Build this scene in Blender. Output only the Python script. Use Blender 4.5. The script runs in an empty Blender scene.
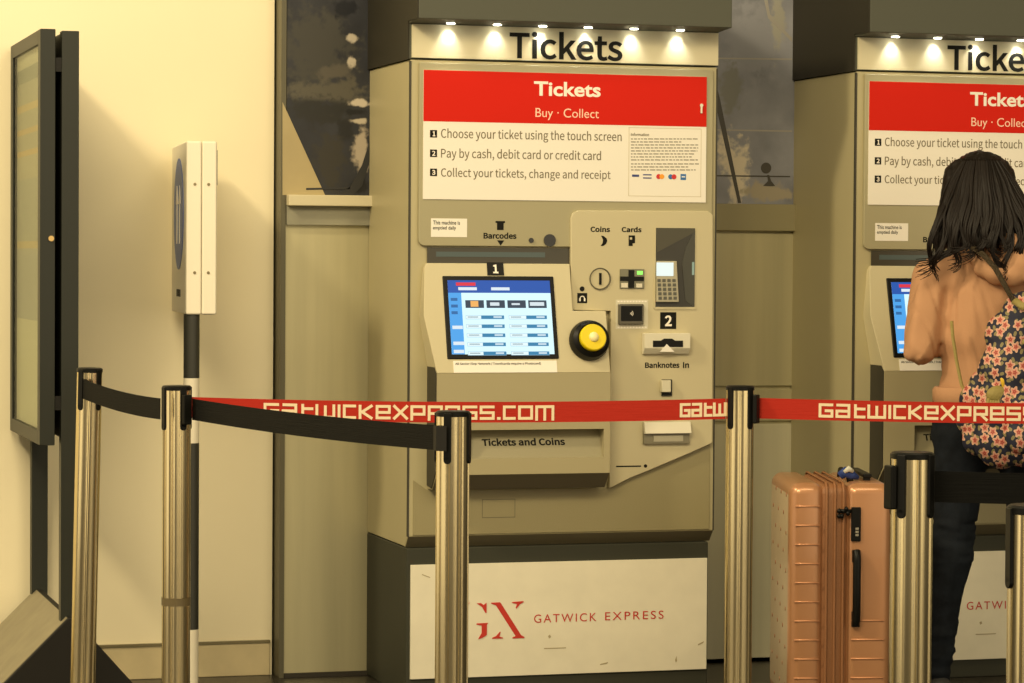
import bpy, bmesh, math, random
from mathutils import Vector, Matrix, noise
from mathutils.geometry import interpolate_bezier, tessellate_polygon
PI = math.pi
sc = bpy.context.scene
C = sc.collection
# ------------------------------------------------------------------ camera
F = 2893.6; YAW = math.radians(16.278); PIT = math.radians(-1.640); ROL = math.radians(0.380)
CAM = Vector((-2.139, -8.434, 1.33))
fw = Vector((math.sin(YAW)*math.cos(PIT), math.cos(YAW)*math.cos(PIT), math.sin(PIT)))
rt = Vector((math.cos(YAW), -math.sin(YAW), 0)); up = rt.cross(fw)
r2 = rt*math.cos(ROL)+up*math.sin(ROL); u2 = up*math.cos(ROL)-rt*math.sin(ROL)
cd = bpy.data.cameras.new('camera'); cam = bpy.data.objects.new('camera', cd); C.objects.link(cam)
m = Matrix((r2, u2, -fw)).transposed().to_4x4(); m.translation = CAM; cam.matrix_world = m
cd.sensor_width = 36; cd.lens = F*36/1024; cd.clip_start = .05; cd.clip_end = 100
sc.camera = cam
# ------------------------------------------------------------------ world, lights, exposure
w = bpy.data.worlds.new('world'); sc.world = w; w.use_nodes = True
# bright and dim bands round the horizon, added for streaks in the steel posts
wn = w.node_tree; WN = wn.nodes.new; WL = wn.links.new; bg = wn.nodes['Background']
wtc = WN('ShaderNodeTexCoord'); wsp = WN('ShaderNodeSeparateXYZ'); WL(wtc.outputs['Generated'], wsp.inputs[0])
wng = WN('ShaderNodeMath'); wng.operation = 'MULTIPLY'; wng.inputs[1].default_value = -1; WL(wsp.outputs[1], wng.inputs[0])
waz = WN('ShaderNodeMath'); waz.operation = 'ARCTAN2'; WL(wsp.outputs[0], waz.inputs[0]); WL(wng.outputs[0], waz.inputs[1])
wmr = WN('ShaderNodeMapRange'); wmr.inputs[1].default_value = -math.pi; wmr.inputs[2].default_value = math.pi; WL(waz.outputs[0], wmr.inputs[0])
wcr = WN('ShaderNodeValToRGB'); WL(wmr.outputs[0], wcr.inputs[0]); we = wcr.color_ramp.elements
def wk(deg, v):
    e_ = we.new((deg+180)/360); e_.color = (v, v*.83, v*.55, 1)
we[0].color = we[1].color = (.06, .05, .03, 1)
for deg_, v_ in ((-128, .06), (-112, .10), (-92, 1.1), (-66, 1.1), (-56, .22), (-34, .28), (-24, .55), (-14, .30), (0, 1.15), (24, 1.4), (44, 1.15), (56, .16), (88, .14), (100, .06)): wk(deg_, v_)
wel = WN('ShaderNodeMapRange'); wel.interpolation_type = 'SMOOTHSTEP'; wel.inputs[1].default_value = .62; wel.inputs[2].default_value = .30; WL(wsp.outputs[2], wel.inputs[0])
wmx = WN('ShaderNodeMix'); wmx.data_type = 'RGBA'; WL(wel.outputs[0], wmx.inputs[0]); wmx.inputs[6].default_value = (.20, .165, .095, 1); WL(wcr.outputs[0], wmx.inputs[7]); WL(wmx.outputs[2], bg.inputs[0])
bg.inputs[1].default_value = 1.2
sc.view_settings.view_transform = 'Standard'; sc.view_settings.look = 'None'
sc.view_settings.gamma = 1; sc.view_settings.use_curve_mapping = False
sc.view_settings.exposure = 0.0
WARM = (1.0, .82, .51)
def area(name, loc, target, size, power, col=WARM, sy=None):
    l = bpy.data.lights.new(name, 'AREA'); l.energy = power; l.color = col; l.size = size
    if sy: l.shape = 'RECTANGLE'; l.size_y = sy
    o = bpy.data.objects.new(name, l); C.objects.link(o); o.location = loc
    o.rotation_euler = (Vector(target)-Vector(loc)).to_track_quat('-Z', 'Y').to_euler(); return o
area('key_light', (-4.8, -2.3, 5.6), (0.0, 0.2, 1.0), .6, 250)
area('overhead_fill', (-2.4, -4.8, 4.0), (-1.0, 0.4, 0.5), 2.0, 185, sy=1.2)  # unseen soft fill, added to brighten the left wall
area('overhead_fill', (0.6, -4.5, 4.6), (0.6, 0.2, 1.2), 2.0, 65, sy=1.2)  # second unseen fill, added in front of the machines
# ------------------------------------------------------------------ helpers
def ray(px, py): return (fw + r2*((px-512)/F) + u2*(-(py-341.5)/F))
def at(px, py, Y):                 # point of the place seen at a photo pixel, on the vertical plane y = Y
    d = ray(px, py); return CAM + d*((Y-CAM.y)/d.y)
def pd(px, py, d): return CAM + ray(px, py)*d      # at distance d along the view axis
def R(x0, y0, x1, y1, Y):
    xm, ym = (x0+x1)/2, (y0+y1)/2
    return at(x0, ym, Y).x, at(x1, ym, Y).x, at(xm, y1, Y).z, at(xm, y0, Y).z   # X0 X1 Z0 Z1
def lin(c): return tuple((v/12.92 if v <= .04045 else ((v+.055)/1.055)**2.4) for v in c)
def rgb(r, g, b): return lin((r/255, g/255, b/255))
def mat(name, col, rough=.5, metal=0, emit=None, es=1, var=0, vs=6, bump=0, bs=40, coat=0, spec=None, stretch=None):
    mt = bpy.data.materials.new(name); mt.use_nodes = True; nt = mt.node_tree; b = nt.nodes['Principled BSDF']
    b.inputs['Base Color'].default_value = (*col, 1); b.inputs['Roughness'].default_value = rough
    b.inputs['Metallic'].default_value = metal; b.inputs['Coat Weight'].default_value = coat
    if spec is not None: b.inputs['Specular IOR Level'].default_value = spec
    if emit: b.inputs['Emission Color'].default_value = (*emit, 1); b.inputs['Emission Strength'].default_value = es
    if var or bump:
        tc = nt.nodes.new('ShaderNodeTexCoord'); mp = nt.nodes.new('ShaderNodeMapping')
        nt.links.new(tc.outputs['Object'], mp.inputs[0])
        if stretch: mp.inputs['Scale'].default_value = stretch
    if var:
        n = nt.nodes.new('ShaderNodeTexNoise'); n.inputs['Scale'].default_value = vs; n.inputs['Detail'].default_value = 6
        nt.links.new(mp.outputs[0], n.inputs[0])
        cr = nt.nodes.new('ShaderNodeValToRGB'); cr.color_ramp.elements[0].position = .3; cr.color_ramp.elements[1].position = .7
        cr.color_ramp.elements[0].color = (*[v*(1-var) for v in col], 1); cr.color_ramp.elements[1].color = (*[min(1, v*(1+var*.6)) for v in col], 1)
        nt.links.new(n.outputs[0], cr.inputs[0]); nt.links.new(cr.outputs[0], b.inputs['Base Color'])
    if bump:
        n = nt.nodes.new('ShaderNodeTexNoise'); n.inputs['Scale'].default_value = bs; n.inputs['Detail'].default_value = 5
        nt.links.new(mp.outputs[0], n.inputs[0])
        bp = nt.nodes.new('ShaderNodeBump'); bp.inputs['Strength'].default_value = bump; bp.inputs['Distance'].default_value = .01
        nt.links.new(n.outputs[0], bp.inputs['Height']); nt.links.new(bp.outputs[0], b.inputs['Normal'])
    return mt
SANS = None
try:
    import os
    SANS = bpy.data.fonts.load(os.path.join(bpy.utils.system_resource('DATAFILES'), 'fonts', 'Noto Sans CJK Regular.woff2'))
except Exception: SANS = None
class G:
    def __init__(s): s.bm = bmesh.new()
    def box(s, x0, x1, y0, y1, z0, z1, M=None):
        v = [s.bm.verts.new((x, y, z)) for x in (x0, x1) for y in (y0, y1) for z in (z0, z1)]
        for f in ((0,1,3,2), (4,6,7,5), (0,4,5,1), (2,3,7,6), (0,2,6,4), (1,5,7,3)): s.bm.faces.new([v[i] for i in f])
        if M is not None:
            for q in v: q.co = M @ q.co
        return s
    def hull8(s, a, b):            # frustum between quad a and quad b (4 points each)
        va = [s.bm.verts.new(p) for p in a]; vb = [s.bm.verts.new(p) for p in b]
        s.bm.faces.new(va[::-1]); s.bm.faces.new(vb)
        for i in range(len(a)):
            j = (i+1) % len(a); s.bm.faces.new((va[i], va[j], vb[j], vb[i]))
        return s
    def prism(s, poly, y0, y1):    # poly in XZ
        return s.hull8([(x, y0, z) for x, z in poly], [(x, y1, z) for x, z in poly])
    def prismx(s, poly, x0, x1):   # poly in YZ
        return s.hull8([(x0, y, z) for y, z in poly], [(x1, y, z) for y, z in poly])
    def face(s, pts):
        s.bm.faces.new([s.bm.verts.new(p) for p in pts]); return s
    def rect(s, r, y, th=.0006): return s.box(r[0], r[1], y-th, y, r[2], r[3])
    def cyl(s, c, axis, r, h, n=32, r2=None, M=None):
        r2 = r if r2 is None else r2
        q = Vector(axis).normalized().to_track_quat('Z', 'Y').to_matrix(); c = Vector(c)
        a = [c+q@Vector((r*math.cos(t), r*math.sin(t), 0)) for t in [2*PI*i/n for i in range(n)]]
        b = [c+q@Vector((r2*math.cos(t), r2*math.sin(t), h)) for t in [2*PI*i/n for i in range(n)]]
        return s.hull8(a, b)
    def lathe(s, prof, n=40, c=(0, 0, 0)):
        rings = []
        for r, z in prof:
            rings.append([s.bm.verts.new((c[0]+r*math.cos(2*PI*i/n), c[1]+r*math.sin(2*PI*i/n), c[2]+z)) for i in range(n)] if r > 1e-6 else [s.bm.verts.new((c[0], c[1], c[2]+z))])
        for a, b in zip(rings, rings[1:]):
            for i in range(n):
                j = (i+1) % n
                if len(a) == 1 and len(b) == 1: continue
                if len(a) == 1: s.bm.faces.new((a[0], b[i], b[j]))
                elif len(b) == 1: s.bm.faces.new((a[i], a[j], b[0]))
                else: s.bm.faces.new((a[i], a[j], b[j], b[i]))
        return s
    def tube(s, pts, r, n=8, flat=1.0):
        pts = [Vector(p) for p in pts]; rings = []
        rr = r if isinstance(r, (list, tuple)) else [r]*len(pts)
        nrm = Vector((0, -1, .01))
        for i, p in enumerate(pts):
            t = (pts[min(i+1, len(pts)-1)]-pts[max(i-1, 0)]).normalized()
            a = t.cross(nrm).normalized(); b = a.cross(t).normalized()
            rings.append([s.bm.verts.new(p+a*rr[i]*math.cos(2*PI*k/n)+b*rr[i]*flat*math.sin(2*PI*k/n)) for k in range(n)])
        for a, b in zip(rings, rings[1:]):
            for k in range(n): s.bm.faces.new((a[k], a[(k+1) % n], b[(k+1) % n], b[k]))
        s.bm.faces.new(rings[0][::-1]); s.bm.faces.new(rings[-1]); return s
    def ball(s, c, r, sc_=(1, 1, 1), sub=2, M=None):
        mm = Matrix.Translation(Vector(c)) @ (M or Matrix.Identity(4)) @ Matrix.Diagonal((r*sc_[0], r*sc_[1], r*sc_[2], 1))
        bmesh.ops.create_icosphere(s.bm, subdivisions=sub, radius=1, matrix=mm); return s
    def cap(s, a, ra, b, rb, n=7, sy=1.0, sub=2):
        a, b = Vector(a), Vector(b)
        for i in range(n+1):
            t = i/n; s.ball(a.lerp(b, t), ra+(rb-ra)*t, (1, sy, 1), sub)
        return s
    def text(s, body, x0, x1, z0, z1, y, bold=0.0, M=None, keep=False):   # lettering fitted to a box facing -Y
        if SANS and not getattr(s, 'builtin', False): bold *= .45
        cu = bpy.data.curves.new('t', 'FONT'); cu.body = body; cu.fill_mode = 'NONE'
        if SANS and not getattr(s, 'builtin', False): cu.font = SANS
        cu.resolution_u = 3; cu.space_character = s.track if hasattr(s, 'track') else 1
        to = bpy.data.objects.new('t', cu); C.objects.link(to); bpy.context.view_layer.update()
        crv = to.to_curve(bpy.context.evaluated_depsgraph_get()); cons = []
        for sp in crv.splines:
            bp_ = sp.bezier_points; out = []
            for i in range(len(bp_)):
                p, q = bp_[i], bp_[(i+1) % len(bp_)]
                seg = interpolate_bezier(p.co, p.handle_right, q.handle_left, q.co, 5)[:-1]
                if (p.handle_right-p.co).cross(q.co-p.co).length < 1e-5 and (q.handle_left-q.co).cross(q.co-p.co).length < 1e-5: seg = seg[:1]
                for v in seg:
                    if not out or (v-out[-1]).length > 1e-4: out.append(v.copy())
            if len(out) > 2 and (out[0]-out[-1]).length < 1e-4: out.pop()
            if len(out) > 2: cons.append(out)
        to.to_curve_clear(); bpy.data.objects.remove(to); bpy.data.curves.remove(cu)
        def sa(c): return sum(c[i].x*c[(i+1) % len(c)].y-c[(i+1) % len(c)].x*c[i].y for i in range(len(c)))/2
        def inside(p, c):
            r_ = False
            for i in range(len(c)):
                a_, b_ = c[i], c[i-1]
                if (a_.y > p.y) != (b_.y > p.y) and p.x < (b_.x-a_.x)*(p.y-a_.y)/(b_.y-a_.y)+a_.x: r_ = not r_
            return r_
        sg = 1 if sa(max(cons, key=lambda c: abs(sa(c)))) > 0 else -1
        def fat(c):
            if not bold: return c
            n_ = len(c); out = []
            for i in range(n_):
                d1 = (c[i]-c[i-1]).normalized(); d2 = (c[(i+1) % n_]-c[i]).normalized(); n1 = Vector((d1.y, -d1.x, 0)); n2 = Vector((d2.y, -d2.x, 0)); nn = n1+n2
                if nn.length < .3: nn = n1
                nn.normalize(); out.append(c[i]+nn*sg*bold/max(.5, nn.dot(n1)))
            return out
        outs = [c for c in cons if sa(c)*sg > 0]; hol = [c for c in cons if sa(c)*sg <= 0]
        outs_f = [(c, [h for h in hol if inside(h[0], c)]) for c in outs]
        allv = [v for c in outs for v in fat(c)]
        a, b, c, d = min(v.x for v in allv), max(v.x for v in allv), min(v.y for v in allv), max(v.y for v in allv)
        for oc, hs in outs_f:
            loops = [fat(oc)]+[fat(h) for h in hs]; flat = [v for l_ in loops for v in l_]; vs = []
            for v in flat:
                p = Vector((x0+(v.x-a)/(b-a)*(x1-x0), y, z0+(v.y-c)/(d-c)*(z1-z0)))
                vs.append(s.bm.verts.new(M@p if M is not None else p))
            for tri in tessellate_polygon(loops):
                try: s.bm.faces.new([vs[i] for i in tri])
                except ValueError: pass
        return s
    def tpx(s, body, x0, y0, x1, y1, Y, bold=0.0):
        r = R(x0, y0, x1, y1, Y); return s.text(body, r[0], r[1], r[2], r[3], Y, bold)
    def done(s, name, mt, parent=None, bevel=0, seg=2, smooth=False, flip=True, local=None):
        me = bpy.data.meshes.new(name)
        if flip: bmesh.ops.recalc_face_normals(s.bm, faces=s.bm.faces)
        if local is not None: bmesh.ops.translate(s.bm, verts=s.bm.verts, vec=-Vector(local))
        s.bm.to_mesh(me); s.bm.free(); me.materials.append(mt)
        if smooth:
            me.polygons.foreach_set('use_smooth', [True]*len(me.polygons))
            if smooth != True: me.set_sharp_from_angle(angle=math.radians(smooth))
        o = bpy.data.objects.new(name, me); C.objects.link(o)
        if bevel:
            b = o.modifiers.new('bevel', 'BEVEL'); b.width = bevel; b.segments = seg; b.limit_method = 'ANGLE'; b.angle_limit = .6
            if not smooth: me.polygons.foreach_set('use_smooth', [True]*len(me.polygons)); b.harden_normals = True
        if parent: o.parent = parent
        return o
def thing(name, label, cat, loc=(0, 0, 0), rz=0, group=None, rot=None):
    o = bpy.data.objects.new(name, None); C.objects.link(o); o.location = loc; o.rotation_euler = rot or (0, 0, rz)
    o.empty_display_size = .1; tag(o, label, cat, group); return o
def tag(o, label, cat, group=None):
    o['label'] = label; o['category'] = cat
    if group: o['group'] = group
    return o
def struct(o): o['kind'] = 'structure'; return o
def copy_tree(o, parent=None):
    c = o.copy(); C.objects.link(c)
    if parent: c.parent = parent
    for ch in list(o.children): copy_tree(ch, c)
    return c
def remesh(g, vox=.01, smooth=6, disp=None):   # voxel-merge the collected blobs into one skin
    me = bpy.data.meshes.new('r'); g.bm.to_mesh(me); g.bm.free()
    o = bpy.data.objects.new('r', me); C.objects.link(o)
    r = o.modifiers.new('r', 'REMESH'); r.mode = 'VOXEL'; r.voxel_size = vox; r.use_smooth_shade = True
    s_ = o.modifiers.new('s', 'SMOOTH'); s_.factor = .5; s_.iterations = smooth
    bpy.context.view_layer.update()
    m2 = bpy.data.meshes.new_from_object(o.evaluated_get(bpy.context.evaluated_depsgraph_get()))
    bpy.data.objects.remove(o); g2 = G(); g2.bm.from_mesh(m2); bpy.data.meshes.remove(m2)
    if disp:
        g2.bm.normal_update()
        mv = [(v, v.normal*disp(v.co)) for v in g2.bm.verts]
        for v, d in mv: v.co += d
    return g2
# ------------------------------------------------------------------ materials
CREAM = mat('cream_wall_paint', (.86, .775, .53), .45, var=.03, vs=2)
DARKTRIM = mat('dark_olive_trim', (.10, .09, .05), .45)
STEEL_TRIM = mat('skirting_board', (.62, .52, .30), .4, var=.12, vs=9)
DARKSKIRT = mat('dark_skirting', (.03, .025, .015), .7)
PANEL = mat('brushed_grey_panel', (.50, .46, .28), .36, .35, var=.14, vs=2.2, stretch=(6, 6, .3))
PANEL2 = mat('pale_ledge', (.62, .56, .38), .5)
GREYBAND = mat('grey_band', (.27, .26, .19), .5, var=.2, vs=8)
FLOOR = mat('dark_floor', (.035, .030, .022), .35, var=.5, vs=60)
BODY = mat('machine_body_olive', (.45, .40, .23), .42, var=.03, vs=3)
BODY2 = mat('machine_front_olive', (.37, .335, .20), .42, bump=.06, bs=400)
PANELM = mat('machine_panel_cream', (.56, .50, .31), .42, bump=.06, bs=400)
LOWER = mat('machine_lower_olive', (.31, .27, .14), .42, bump=.1, bs=400)
SEAM = mat('seam_dark', (.05, .045, .03), .6)
FASCIA = mat('fascia_dark_grey', (.085, .088, .066), .6, spec=.3)
PLINTH = mat('plinth_dark_grey', (.045, .046, .032), .55, spec=.2)
SIGNW = mat('sign_cream_white', (.86, .82, .72), .5, spec=.2)
WHITE = mat('sticker_white', (.88, .84, .74), .5)
RED = mat('sign_red', (.62, .018, .008), .6, spec=.1)
REDTXT = mat('logo_red', (.55, .03, .015), .5)
BLACK = mat('black_plastic', (.005, .005, .004), .4, spec=.2)
BLACKM = mat('black_matte', (.010, .009, .007), .6, spec=.3)
INK = mat('black_ink', (.010, .010, .008), .7, spec=.15)
INK2 = mat('grey_ink', (.16, .13, .07), .6)
PALE = mat('pale_lettering', (.95, .62, .45), .5)
LETW = mat('white_lettering', (.9, .84, .72), .5)
YEL = mat('yellow_plastic', (.80, .62, .0), .35)
GLASSB = mat('dark_glass', (.012, .012, .012), .15)
CHROME = mat('chrome', (.6, .55, .42), .25, 1)
STEEL = mat('brushed_steel_post', (.76, .64, .38), .19, 1, bump=.03, bs=14, stretch=(40, 40, .5))
BRASS = mat('brass_lock', (.65, .45, .18), .3, 1)
KEYG = mat('keypad_grey', (.45, .42, .30), .4)
# ------------------------------------------------------------------ room
YW = .53; YL = .60
g = G(); g.box(-6, 8, -13, YW+.3, -.05, 0); struct(g.done('floor', FLOOR))
xs = at(277, 300, YL).x
g = G(); g.box(-6, xs-.012, YL, YL+.3, .0, 3.6); struct(g.done('wall_left', CREAM))
g = G(); g.box(xs-.006, xs+.010, YW-.012, YL+.3, 0, 3.6); struct(g.done('trim_1', DARKTRIM))
z_sk = at(190, 642, YL).z
g = G(); g.box(-6, xs-.02, YL-.012, YL, .0, z_sk-.008); struct(g.done('baseboard_left', STEEL_TRIM, bevel=.003))
g = G(); g.box(-6, xs-.02, YL-.016, YL, z_sk-.008, z_sk); struct(g.done('trim_2', mat('skirting_cap', (.2, .17, .09), .4, .5)))
g = G(); g.box(xs, 8, YW, YW+.3, 0, 3.6); struct(g.done('wall_back', PANEL))
z2 = at(320, 672, YW).z
g = G(); g.box(xs+.012, 8, YW-.012, YW, 0, max(.012, z2)); struct(g.done('baseboard_back', DARKSKIRT))  # plain dark skirting along the back wall
# ledge and band under the murals
a = R(280, 195, 372, 206, YW-.05); b = R(280, 206, 372, 225, YW-.02)
g = G(); g.box(xs+.012, 0.02, YW-.05, YW, a[2], a[3]); struct(g.done('trim_3', PANEL2, bevel=.003))
g = G(); g.box(xs+.012, 0.02, YW-.02, YW, b[2], a[2]); struct(g.done('trim_4', GREYBAND))
a = R(715, 204, 795, 231, YW-.03)
g = G(); g.box(.96, 1.48, YW-.03, YW, a[2], a[3]); struct(g.done('trim_5', mat('olive_band', (.27, .24, .13), .5), bevel=.003))
# wall panels between the ticket machines
a = R(716, 233, 787.5, 386, YW-.012)
g = G(); g.box(.97, 1.46, YW-.012, YW, a[2], a[3]); o = g.done('wall_panel', PANEL, bevel=.002); tag(o, 'brushed grey wall panel between the two ticket machines above dark joint', 'panel')
a = R(716, 389.5, 787.5, 421, YW-.012)
g = G(); g.box(.97, 1.46, YW-.012, YW, a[2], a[3]); o = g.done('wall_panel', PANEL, bevel=.002); tag(o, 'short grey wall strip just below the dark joint, right of first machine', 'panel')
a = R(716, 424, 787.5, 668, YW-.012)
g = G(); g.box(.97, 1.46, YW-.012, YW, a[2], a[3]); o = g.done('wall_panel', mat('pale_lower_panel', (.55, .52, .36), .4, .1, var=.12, vs=2, stretch=(6, 6, .4)), bevel=.002); tag(o, 'pale lower wall panel behind the suitcase, reaching the floor', 'panel')
# ---- murals (flat printed pictures)
def mural_mat(name, base, loc, blobs):
    mt = mat(name, base, .4, spec=.2); nt = mt.node_tree; b = nt.nodes['Principled BSDF']; L = nt.links.new; N = nt.nodes.new
    tc = N('ShaderNodeTexCoord'); n = N('ShaderNodeTexNoise'); n.inputs['Scale'].default_value = 34; n.inputs['Detail'].default_value = 6; L(tc.outputs['Object'], n.inputs[0])
    n0 = N('ShaderNodeMixRGB'); n0.inputs[1].default_value = (*[v*.35 for v in base], 1); n0.inputs[2].default_value = (*[v*1.75 for v in base], 1)
    n1 = N('ShaderNodeTexNoise'); n1.inputs['Scale'].default_value = 6; n1.inputs['Detail'].default_value = 7; L(tc.outputs['Object'], n1.inputs[0]); L(n1.outputs[0], n0.inputs[0])
    cur = n0.outputs[0]
    for px, py, rx, ry, col in blobs:
        c = at(px, py, Ym)-Vector(loc); k = 1/320
        mp = N('ShaderNodeMapping'); mp.vector_type = 'POINT'; L(tc.outputs['Object'], mp.inputs[0])
        mp.inputs['Scale'].default_value = (1/(rx*k), 0, 1/(ry*k)); mp.inputs['Location'].default_value = (-c.x/(rx*k), 0, -c.z/(ry*k))
        ln = N('ShaderNodeVectorMath'); ln.operation = 'LENGTH'; L(mp.outputs[0], ln.inputs[0])
        ad = N('ShaderNodeMath'); ad.operation = 'MULTIPLY_ADD'; L(n.outputs[0], ad.inputs[0]); ad.inputs[1].default_value = 2.4; L(ln.outputs['Value'], ad.inputs[2])
        mr = N('ShaderNodeMapRange'); mr.interpolation_type = 'SMOOTHSTEP'; mr.inputs[1].default_value = 2.45; mr.inputs[2].default_value = 1.75; L(ad.outputs[0], mr.inputs[0])
        mx = N('ShaderNodeMixRGB'); L(mr.outputs[0], mx.inputs[0]); L(cur, mx.inputs[1]); mx.inputs[2].default_value = (*col, 1); cur = mx.outputs[0]
    L(cur, b.inputs['Base Color']); return mt
MURALBEAM = mat('mural_beige_beam', (.42, .34, .17), .4, var=.1)
MURALWHITE = mat('mural_pale_patch', (.62, .56, .42), .4, var=.5, vs=25)
MURALDARK = mat('mural_black_shape', (.02, .02, .02), .4)
MURALGREY = mat('mural_grey_line', (.33, .31, .27), .4)
def pts(l, Y): return [tuple(at(x, y, Y)) for x, y in l]
def poly(l, Y, th=.001):
    q = [(at(x, y, Y).x, at(x, y, Y).z) for x, y in l]; return q
Ym = YW-.012
a = R(280, -150, 372, 195, Ym)
t = thing('wall_mural', 'tall dark photographic wall picture left of first machine, beige beam across corner', 'picture', (0, YW, 0))
def T(g_, name, mt, par, **k): return g_.done(name, mt, par, local=par.location if par.parent is None else par.parent.location, **k)
g = G(); g.box(xs+.012, .02, Ym, YW, a[2], a[3]); T(g, 'print', mural_mat('mural_dark', (.034, .035, .040), (0, YW, 0), [(318, 50, 40, 50, (.06, .058, .05)), (330, 92, 50, 12, (.10, .092, .07)), (322, 112, 40, 14, (.03, .03, .028)), (345, 8, 16, 10, (.015, .016, .02)),
   (352, 37, 6, 5, (.5, .44, .34)), (351, 62, 4, 7, (.5, .44, .34)), (336, 72, 18, 8, (.10, .09, .07)), (359, 103, 10, 4, (.55, .48, .38)), (358, 121, 9, 3, (.48, .42, .32)), (361, 152, 9, 22, (.40, .34, .26)), (345, 130, 10, 12, (.025, .025, .025)), (356, 112, 14, 4, (.02, .02, .02)), (330, 160, 16, 30, (.045, .042, .035)), (362, 185, 10, 8, (.02, .02, .02))]), t)
g = G(); g.prism(poly([(282.5, 102), (325, 195), (282.5, 195)], Ym), Ym-.001, Ym); T(g, 'printed_beam', MURALBEAM, t)
g = G(); g.prism(poly([(335, 195), (350, 187), (362, 165), (370, 140), (370, 160), (362, 186), (352, 196)], Ym), Ym-.002, Ym)
g.prism(poly([(306, 188), (350, 187), (350, 189), (306, 190)], Ym), Ym-.002, Ym)
T(g, 'printed_shapes', MURALDARK, t)
t = thing('wall_mural', 'grey photographic wall picture between the two machines, with small dark lamp', 'picture', (1.2, YW, 0))
a = R(712, -150, 800, 204, Ym)
g = G(); g.box(.96, 1.48, Ym, YW, a[2], a[3]); T(g, 'print', mural_mat('mural_grey', (.23, .235, .26), (1.2, YW, 0), [(755, 40, 30, 40, (.26, .265, .29)), (778, 20, 8, 34, (.34, .33, .28)), (738, 176, 12, 36, (.62, .55, .42)), (727, 150, 9, 22, (.62, .55, .42)), (770, 192, 30, 10, (.34, .30, .22)), (730, 90, 14, 26, (.20, .20, .18))]), t)
g = G()
for l in ([(712, 57.5), (792, 58.5), (792, 60), (712, 59)], [(712, 129), (792, 130.5), (792, 132), (712, 130.5)]): g = G(); g.prism(poly(l, Ym), Ym-.0006, Ym); T(g, 'printed_seam_line', MURALGREY, t)
g = G()
g.prism(poly([(760, -20), (764, -20), (770, 14), (792, 38), (792, 42), (768, 18)], Ym), Ym-.0006, Ym)
T(g, 'printed_cable', MURALGREY, t)
g = G(); g.prism(poly([(716, 84), (720, 100), (741, 203), (738, 203), (716, 106)], Ym), Ym-.002, Ym)
c0 = at(766, 168, Ym); g.cyl((c0.x, Ym-.002, c0.z), (0, 1, 0), .018, .002, 20)
g.prism(poly([(763, 186), (768, 181), (767, 175), (769, 175), (771, 181), (775, 186)], Ym), Ym-.002, Ym)
g.prism(poly([(716, 175), (790, 176), (790, 177.2), (716, 176.4)], Ym), Ym-.0012, Ym)
T(g, 'printed_shapes', mat('mural_dark_shape', (.05, .045, .035), .5), t)
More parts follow.
